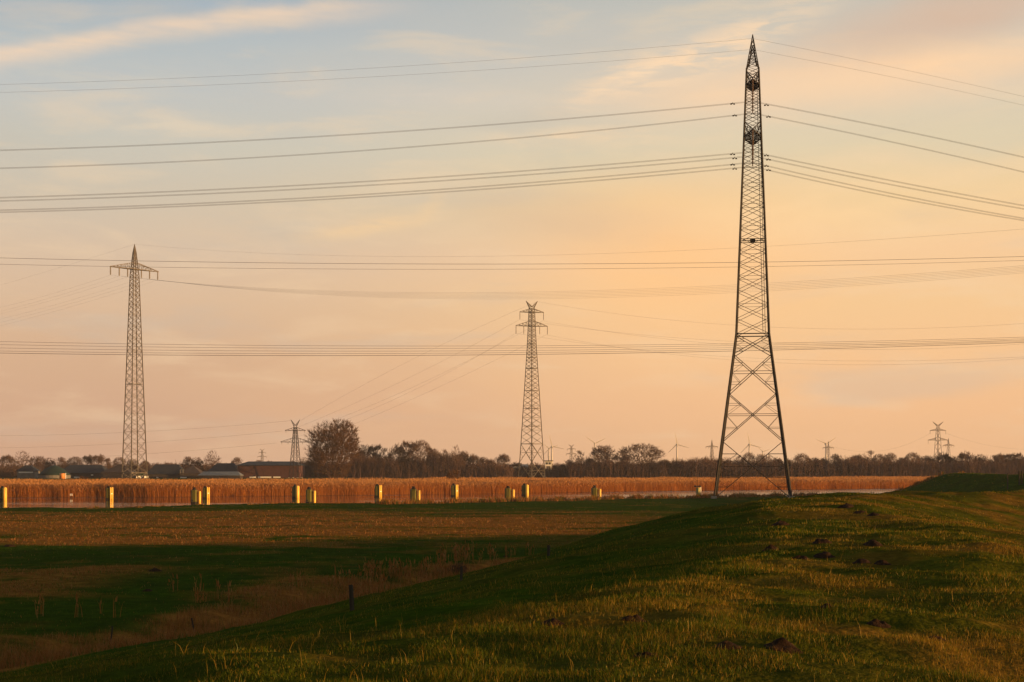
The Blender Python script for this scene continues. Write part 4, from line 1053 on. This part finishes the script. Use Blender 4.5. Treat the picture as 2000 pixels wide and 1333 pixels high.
def reeds():
    rg = np.random.default_rng(8); Xs = []; Ys = []; 
    n1, n2, n3 = 210000, 110000, 50000
    X = np.concatenate([rg.uniform(-215, 250, n1 + n2), rg.uniform(-420, 480, n3)]); n = len(X)
    dpt = np.concatenate([rg.uniform(0, 1, n1) ** 1.5 * 14, rg.uniform(8, 110, n2), rg.uniform(0, 105, n3)])
    fb = far_bank(X); back = np.interp(X, [-200, 0, 60, 200], [100, 105, 108, 108])
    dpt = dpt * back / 105
    jit = (fbm(X / 7.0, dpt / 3.0, 61, 3) - .5) * 1.4
    Y = fb - 3.5 + dpt + jit * np.exp(-dpt / 6)
    dens = fbm(X / 5.0, Y / 5.0, 62, 3)
    keep = dens + rg.uniform(-.15, .15, n) > np.where(dpt < 12, .05, .08)
    X, Y, dpt = X[keep], Y[keep], dpt[keep]; n = len(X)
    Z = np.maximum(height(X, Y), -1.7)
    top = 1.75 + (fbm(X / 12.0, Y / 12.0, 63, 3) - .5) * 1.3 - 0.35 * sstep(-10, 80, X) + rg.normal(0, .17, n)
    top = top - 1.9 * np.exp(-dpt / 1.3) * rg.uniform(0, 1, n)
    Hh = np.maximum(top - Z, .5)
    V, q, t3 = blades(X, Y, Z, Hh, rg.uniform(.035, .075, n), rg.uniform(0, .30, n), rg)
    k = rg.random(n) < .6; m_ = k.sum()
    V2, q2, t2 = blades(X[k] + rg.normal(0, .1, m_), Y[k], Z[k] + Hh[k] * .90, rg.uniform(.3, .55, m_), rg.uniform(.07, .15, m_), rg.uniform(.1, .7, m_), rg)
    V = np.concatenate([V, V2]); off = n * 5
    pl = np.concatenate([np.zeros(n * 5), np.ones(m_ * 5)])
    me = np_mesh('reed_bed', V, [np.concatenate([q, q2 + off]), np.concatenate([t3, t2 + off])], M['reed'], False, {'plume': pl})
    tag(link(bpy.data.objects.new('reed_bed', me)), 'sunlit rusty orange reeds along the far river bank', 'reeds', kind='stuff')
reeds()

# ------------------------------------------------------------------ grass
def grass():
    rg = np.random.default_rng(21)
    # dike grass
    N = 800000; u = rg.random(N); r0, r1, p = 7.0, 135.0, -0.45
    r = (r0 ** p + u * (r1 ** p - r0 ** p)) ** (1 / p); r[:90000] = 130 + 230 * rg.random(90000)
    th = np.radians(rg.uniform(-27, 27, N)); th[:90000] = np.radians(rg.uniform(8, 27, 90000)); X = r * np.sin(th); Y = r * np.cos(th)
    _, d, wd = dike_h(X, Y)
    clump = fbm(X / .55, Y / .55, 81, 2); big_ = fbm(X / 2.4, Y / 2.4, 82, 3)
    keep = (d < wd + .6) & (clump * .6 + big_ * .4 + rg.uniform(-.12, .12, N) > np.where(r < 130, .50, .40))
    X, Y, r, clump, big_ = X[keep], Y[keep], r[keep], clump[keep], big_[keep]; n = len(X)
    Z = height(X, Y) - .01
    Hh = (.020 + .058 * clump * sstep(.35, .7, big_) + .02 * rg.random(n)) * rg.uniform(.6, 1.5, n)
    tall = rg.random(n) < .006; Hh = np.where(tall, rg.uniform(.10, .20, n), Hh); Hh = Hh * np.where(r > 130, 1.8, 1)
    Wd = np.maximum(.0035, r * .00027) * rg.uniform(.7, 1.6, n)
    V, q, t3 = blades(X, Y, Z, Hh, Wd, rg.uniform(.1, .75, n), rg)
    dry_or_sunlit = np.repeat(dry_sun_tint(X, Y), 5)
    dry_or_sunlit = np.where(np.repeat(tall, 5), 0.9, dry_or_sunlit)
    me = np_mesh('dike_grass', V, [q, t3], M['blade'], False, {'dry_or_sunlit': dry_or_sunlit})
    tag(link(bpy.data.objects.new('dike_grass', me)), 'short rough pasture grass covering the dike', 'grass', kind='stuff')
    # meadow tufts
    N = 520000; u = rg.random(N); r0, r1, p = 40.0, 300.0, -0.8
    r = (r0 ** p + u * (r1 ** p - r0 ** p)) ** (1 / p)
    th = np.radians(rg.uniform(-27, 27, N)); X = r * np.sin(th); Y = r * np.cos(th)
    _, d, wd = dike_h(X, Y); dr = dry_sun_tint(X, Y)
    keep = (d > wd - .3) & (Y < near_bank(X) + 1.5) & (rg.random(N) < .16 + np.where(Y < 105, .65, .42) * dr) & (fbm(X / 3.0, Y / 1.5, 88, 3) + rg.uniform(-.15, .15, N) > .42)
    X, Y, r, dr, d, wd = X[keep], Y[keep], r[keep], dr[keep], d[keep], wd[keep]; n = len(X)
    Z = height(X, Y) - .01
    Hh = (.05 + .07 * rg.random(n) + .15 * dr * rg.random(n) * fbm(X / 2., Y / 2., 84, 2) * 1.6)
    ditch = np.exp(-((d - wd - 4.5) / 2.2) ** 2) * (Y < 105); Hh = Hh * (1 + 3.0 * ditch * dr * fbm(X / 1.6, Y / 1.6, 89, 2) * 1.6)
    Wd = np.maximum(.010, r * .00026) * rg.uniform(.7, 1.6, n)
    V, q, t3 = blades(X, Y, Z, Hh, Wd, rg.uniform(.1, .9, n), rg)
    me = np_mesh('meadow_grass', V, [q, t3], M['meadowblade'], False, {'dry_or_sunlit': np.repeat(dr, 5)})
    tag(link(bpy.data.objects.new('meadow_grass', me)), 'mixed green and dead tan grass on the flat river meadow', 'grass', kind='stuff')
    # rough tussocks on the near bank edge
    X = []; Y = []; hh = []
    for k in range(420):
        x = rg.uniform(-22, 75) if k < 300 else rg.uniform(-140, 120); y = float(near_bank(np.array([x]))[0]) - rg.uniform(-1, 7); s = rg.uniform(.3, 1.0) * (1 if x > -22 else .35)
        m_ = 46; X.append(x + rg.normal(0, .35 * s + .15, m_)); Y.append(y + rg.normal(0, .35, m_)); hh.append(rg.uniform(.4, 1.35, m_) * s)
    X, Y, hh = map(np.concatenate, (X, Y, hh)); n = len(X)
    V, q, t3 = blades(X, Y, height(X, Y) - .05, hh, rg.uniform(.05, .10, n), rg.uniform(.1, .7, n), rg)
    me = np_mesh('bank_tussocks', V, [q, t3], M['meadowblade'], False, {'dry_or_sunlit': np.full(n * 5, .85)})
    tag(link(bpy.data.objects.new('bank_tussocks', me)), 'brown ragged tussocks along the near river bank', 'tussocks', kind='stuff')
    # standing dead reed stalks along the ditch
    pts = []
    for (x0, y0, x1, y1, m_) in ((700, 1105, 830, 1120, 26), (860, 1062, 930, 1085, 22), (560, 1120, 700, 1135, 9), (330, 1140, 480, 1165, 8), (60, 1170, 260, 1200, 5), (830, 1085, 960, 1120, 30), (690, 1120, 880, 1150, 20), (940, 1068, 1040, 1085, 10)):
        for _ in range(m_): pts.append(on_ground(rg.uniform(x0, x1), rg.uniform(y0, y1) + 14))
    pts = [q_ for q_ in pts if q_.z < 0.9]
    X = []; Y = []; Z = []; hh = []
    for p_ in pts:
        m_ = rg.integers(3, 9); X += list(p_.x + rg.normal(0, .12, m_)); Y += list(p_.y + rg.normal(0, .12, m_)); Z += [p_.z - .02] * m_; hh += list(rg.uniform(.35, 1.0, m_))
    X, Y, Z, hh = map(np.array, (X, Y, Z, hh)); n = len(X)
    V, q, t3 = blades(X, Y, Z, hh, rg.uniform(.02, .045, n), rg.uniform(.05, .4, n), rg)
    V2, q2, t2 = blades(X, Y, Z + hh * .75, hh * .3, rg.uniform(.05, .1, n), rg.uniform(.1, .5, n), rg)
    me = np_mesh('dead_reed_stalks', np.concatenate([V, V2]), [np.concatenate([q, q2 + n * 5]), np.concatenate([t3, t2 + n * 5])], M['meadowblade'], False, {'dry_or_sunlit': np.full(n * 10, 1.0)})
    tag(link(bpy.data.objects.new('dead_reed_stalks', me)), 'pale dead reed stalks scattered along the ditch below the dike', 'reeds', kind='stuff')
grass()
# shrub in the ditch
p_ = on_ground(895, 1122)
a, b, wid, H0 = protos['bush'][0]
t = thing('bush', 'reddish brown thorny bush in the ditch below the dike', 'bush', (p_.x, p_.y, p_.z - .30), 1.0); s = 1.05 / H0; t.scale = (s * 1.5, s * 1.2, s)
link(bpy.data.objects.new('trunk', a), t); link(bpy.data.objects.new('crown', b), t)

# ------------------------------------------------------------------ molehills
hills = [(1530, 1268, 80, 'largest dark molehill near the bottom of the view, right of another one'), (1418, 1266, 58, 'dark molehill close left of the largest molehill'), (1261, 1284, 56, 'crumbly dark molehill near the bottom edge, left of the large pair'),
 (1237, 1212, 52, 'flat dark molehill at the shaded edge of the lit grass'), (1080, 1220, 52, 'lone flat molehill furthest left on the dike'), (1715, 1222, 52, 'dark molehill right of centre on the lit lower slope'),
 (1828, 1250, 40, 'rightmost dark molehill on the lower slope'), (1475, 1222, 28, 'small molehill up-slope from the large pair'), (1616, 1187, 34, 'small molehill among tufts above the large pair'),
 (1684, 1100, 42, 'left of two touching molehills on the mid slope'), (1723, 1103, 38, 'right of two touching molehills on the mid slope'), (1611, 1089, 46, 'wide flat molehill left of the touching two'), (1564, 1092, 34, 'small molehill left of the wide flat one'),
 (1605, 1060, 42, 'flat molehill on the upper slope below the dark shaded hollow'), (1505, 1074, 36, 'molehill on the shaded left part of the upper slope'), (1706, 1065, 40, 'reddish sunlit molehill right on the upper slope'),
 (1652, 991, 36, 'topmost molehill just under the crest'), (1680, 1003, 30, 'left of two small molehills below the crest'), (1706, 1007, 26, 'right of two small molehills below the crest'), (1524, 1026, 40, 'broad dark molehill near the crest, left of the others'),
 (303, 1116, 30, 'molehill on the dark green meadow at the left'), (288, 1155, 22, 'low molehill on the meadow just below the other left-hand one'), (988, 1088, 16, 'tiny molehill on the meadow near the farther fence post'), (20, 1068, 26, 'molehill at the left edge of the meadow')]
mrg = np.random.default_rng(77)
for px, py, wp, lb in hills:
    p = on_ground(px, py); R = wp * p.y / F * .5; Hm = min(.18, R * .36)
    n, m_ = 26, 9; V = []; ell = mrg.uniform(.7, 1.0)
    for k in range(m_ + 1):
        f = k / m_
        for i in range(n):
            t_ = 2 * math.pi * i / n; rr_ = R * f * (1 + .25 * (float(vnoise(np.array([math.cos(t_) * 1.6 + px]), np.array([math.sin(t_) * 1.6]), 5)[0]) - .5) * 2)
            x = p.x + rr_ * math.cos(t_); y = p.y + rr_ * math.sin(t_) * ell
            zz = hz(x, y) + Hm * (1 - f * f) ** 1.3 * (0.25 + 1.5 * float(fbm(np.array([x / (R * .35)]), np.array([y / (R * .35)]), 6, 3)[0])) - (.06 if k == m_ else 0)
            V.append((x, y, zz))
    q = [(k * n + i, k * n + (i + 1) % n, (k + 1) * n + (i + 1) % n, (k + 1) * n + i) for k in range(m_) for i in range(n)]
    me = np_mesh('molehill', V, np.array(q), M['soil'], True); o = link(bpy.data.objects.new('molehill', me)); tag(o, lb, 'molehill', 'molehills in the grass')

# ------------------------------------------------------------------ fence posts
def post(px, yt, yb, wpx, tilt, label, rough=True, Yfix=None, xt=None):
    b = on_ground(px, yb) if Yfix is None else Vector(((px - 1000) * Yfix / F, Yfix, hz((px - 1000) * Yfix / F, Yfix)))
    H = EZ - (yt - HY) * b.y / F - b.z; wd_ = wpx * b.y / F; dx = tilt * H
    m = MB(); n = 9; k = 6; vs = []
    for j in range(k + 1):
        f = j / k; z = -.3 + (H + .3) * f; r_ = wd_ / 2 * (1.05 - .12 * f)
        for i in range(n):
            t_ = 2 * math.pi * i / n; q = 1 + .10 * (vnoise(np.array([i * 1.7 + px]), np.array([j * .6]), 3)[0] * 2 - 1)
            vs.append((dx * f + r_ * q * math.cos(t_), r_ * q * math.sin(t_), z + (.03 * ((i * 7) % 5) / 5 if j == k else 0)))
    fs = [(j * n + i, j * n + (i + 1) % n, (j + 1) * n + (i + 1) % n, (j + 1) * n + i) for j in range(k) for i in range(n)] + [tuple(k * n + i for i in range(n))]
    o = m.add(vs, fs).build('fence_post', M['wood'], None, False, b); tag(o, label, 'fence post', 'old fence posts'); return o
post(689, 1144, 1192, 9, -.08, 'thick old wooden post at the foot of the dike, nearest and largest')
post(1071, 1066, 1086, 6, .02, 'thin wooden post farther along the foot of the dike')
post(901, 1108, 1134, 5, 0, 'faint wooden post half hidden by the bush in the ditch')
post(383, 1208, 1239, 3, -.28, 'thin leaning stake at the ditch, left of the thick post')
post(213.5, 1224, 1262, 3, .17, 'thinnest stake leaning right, at the far left of the ditch')
for px, yt, w_, lb in ((1991, 921, 3.2, 'left of two close posts on the far dike at the right edge'), (1996, 920, 3.2, 'right of two close posts on the far dike at the right edge'), (1968, 925, 2.5, 'lower thin post left of the pair on the far dike')):
    post(px, yt, 0, w_, 0, lb, Yfix=236)

# ------------------------------------------------------------------ haze
hm = MB().box((0, 0, 52), (9600, 9600, 116)); hb = hm.build('haze', None, None); tag(hb, kind='stuff')
def fn_haze(t, out):
    v = t.n('ShaderNodeVolumePrincipled'); v.inputs['Color'].default_value = (0.80, 0.80, 0.92, 1); v.inputs['Density'].default_value = 0.00008
    t.l(v.outputs[0], out.inputs['Volume'])
hb.data.materials.append(material('haze_air', fn_haze))
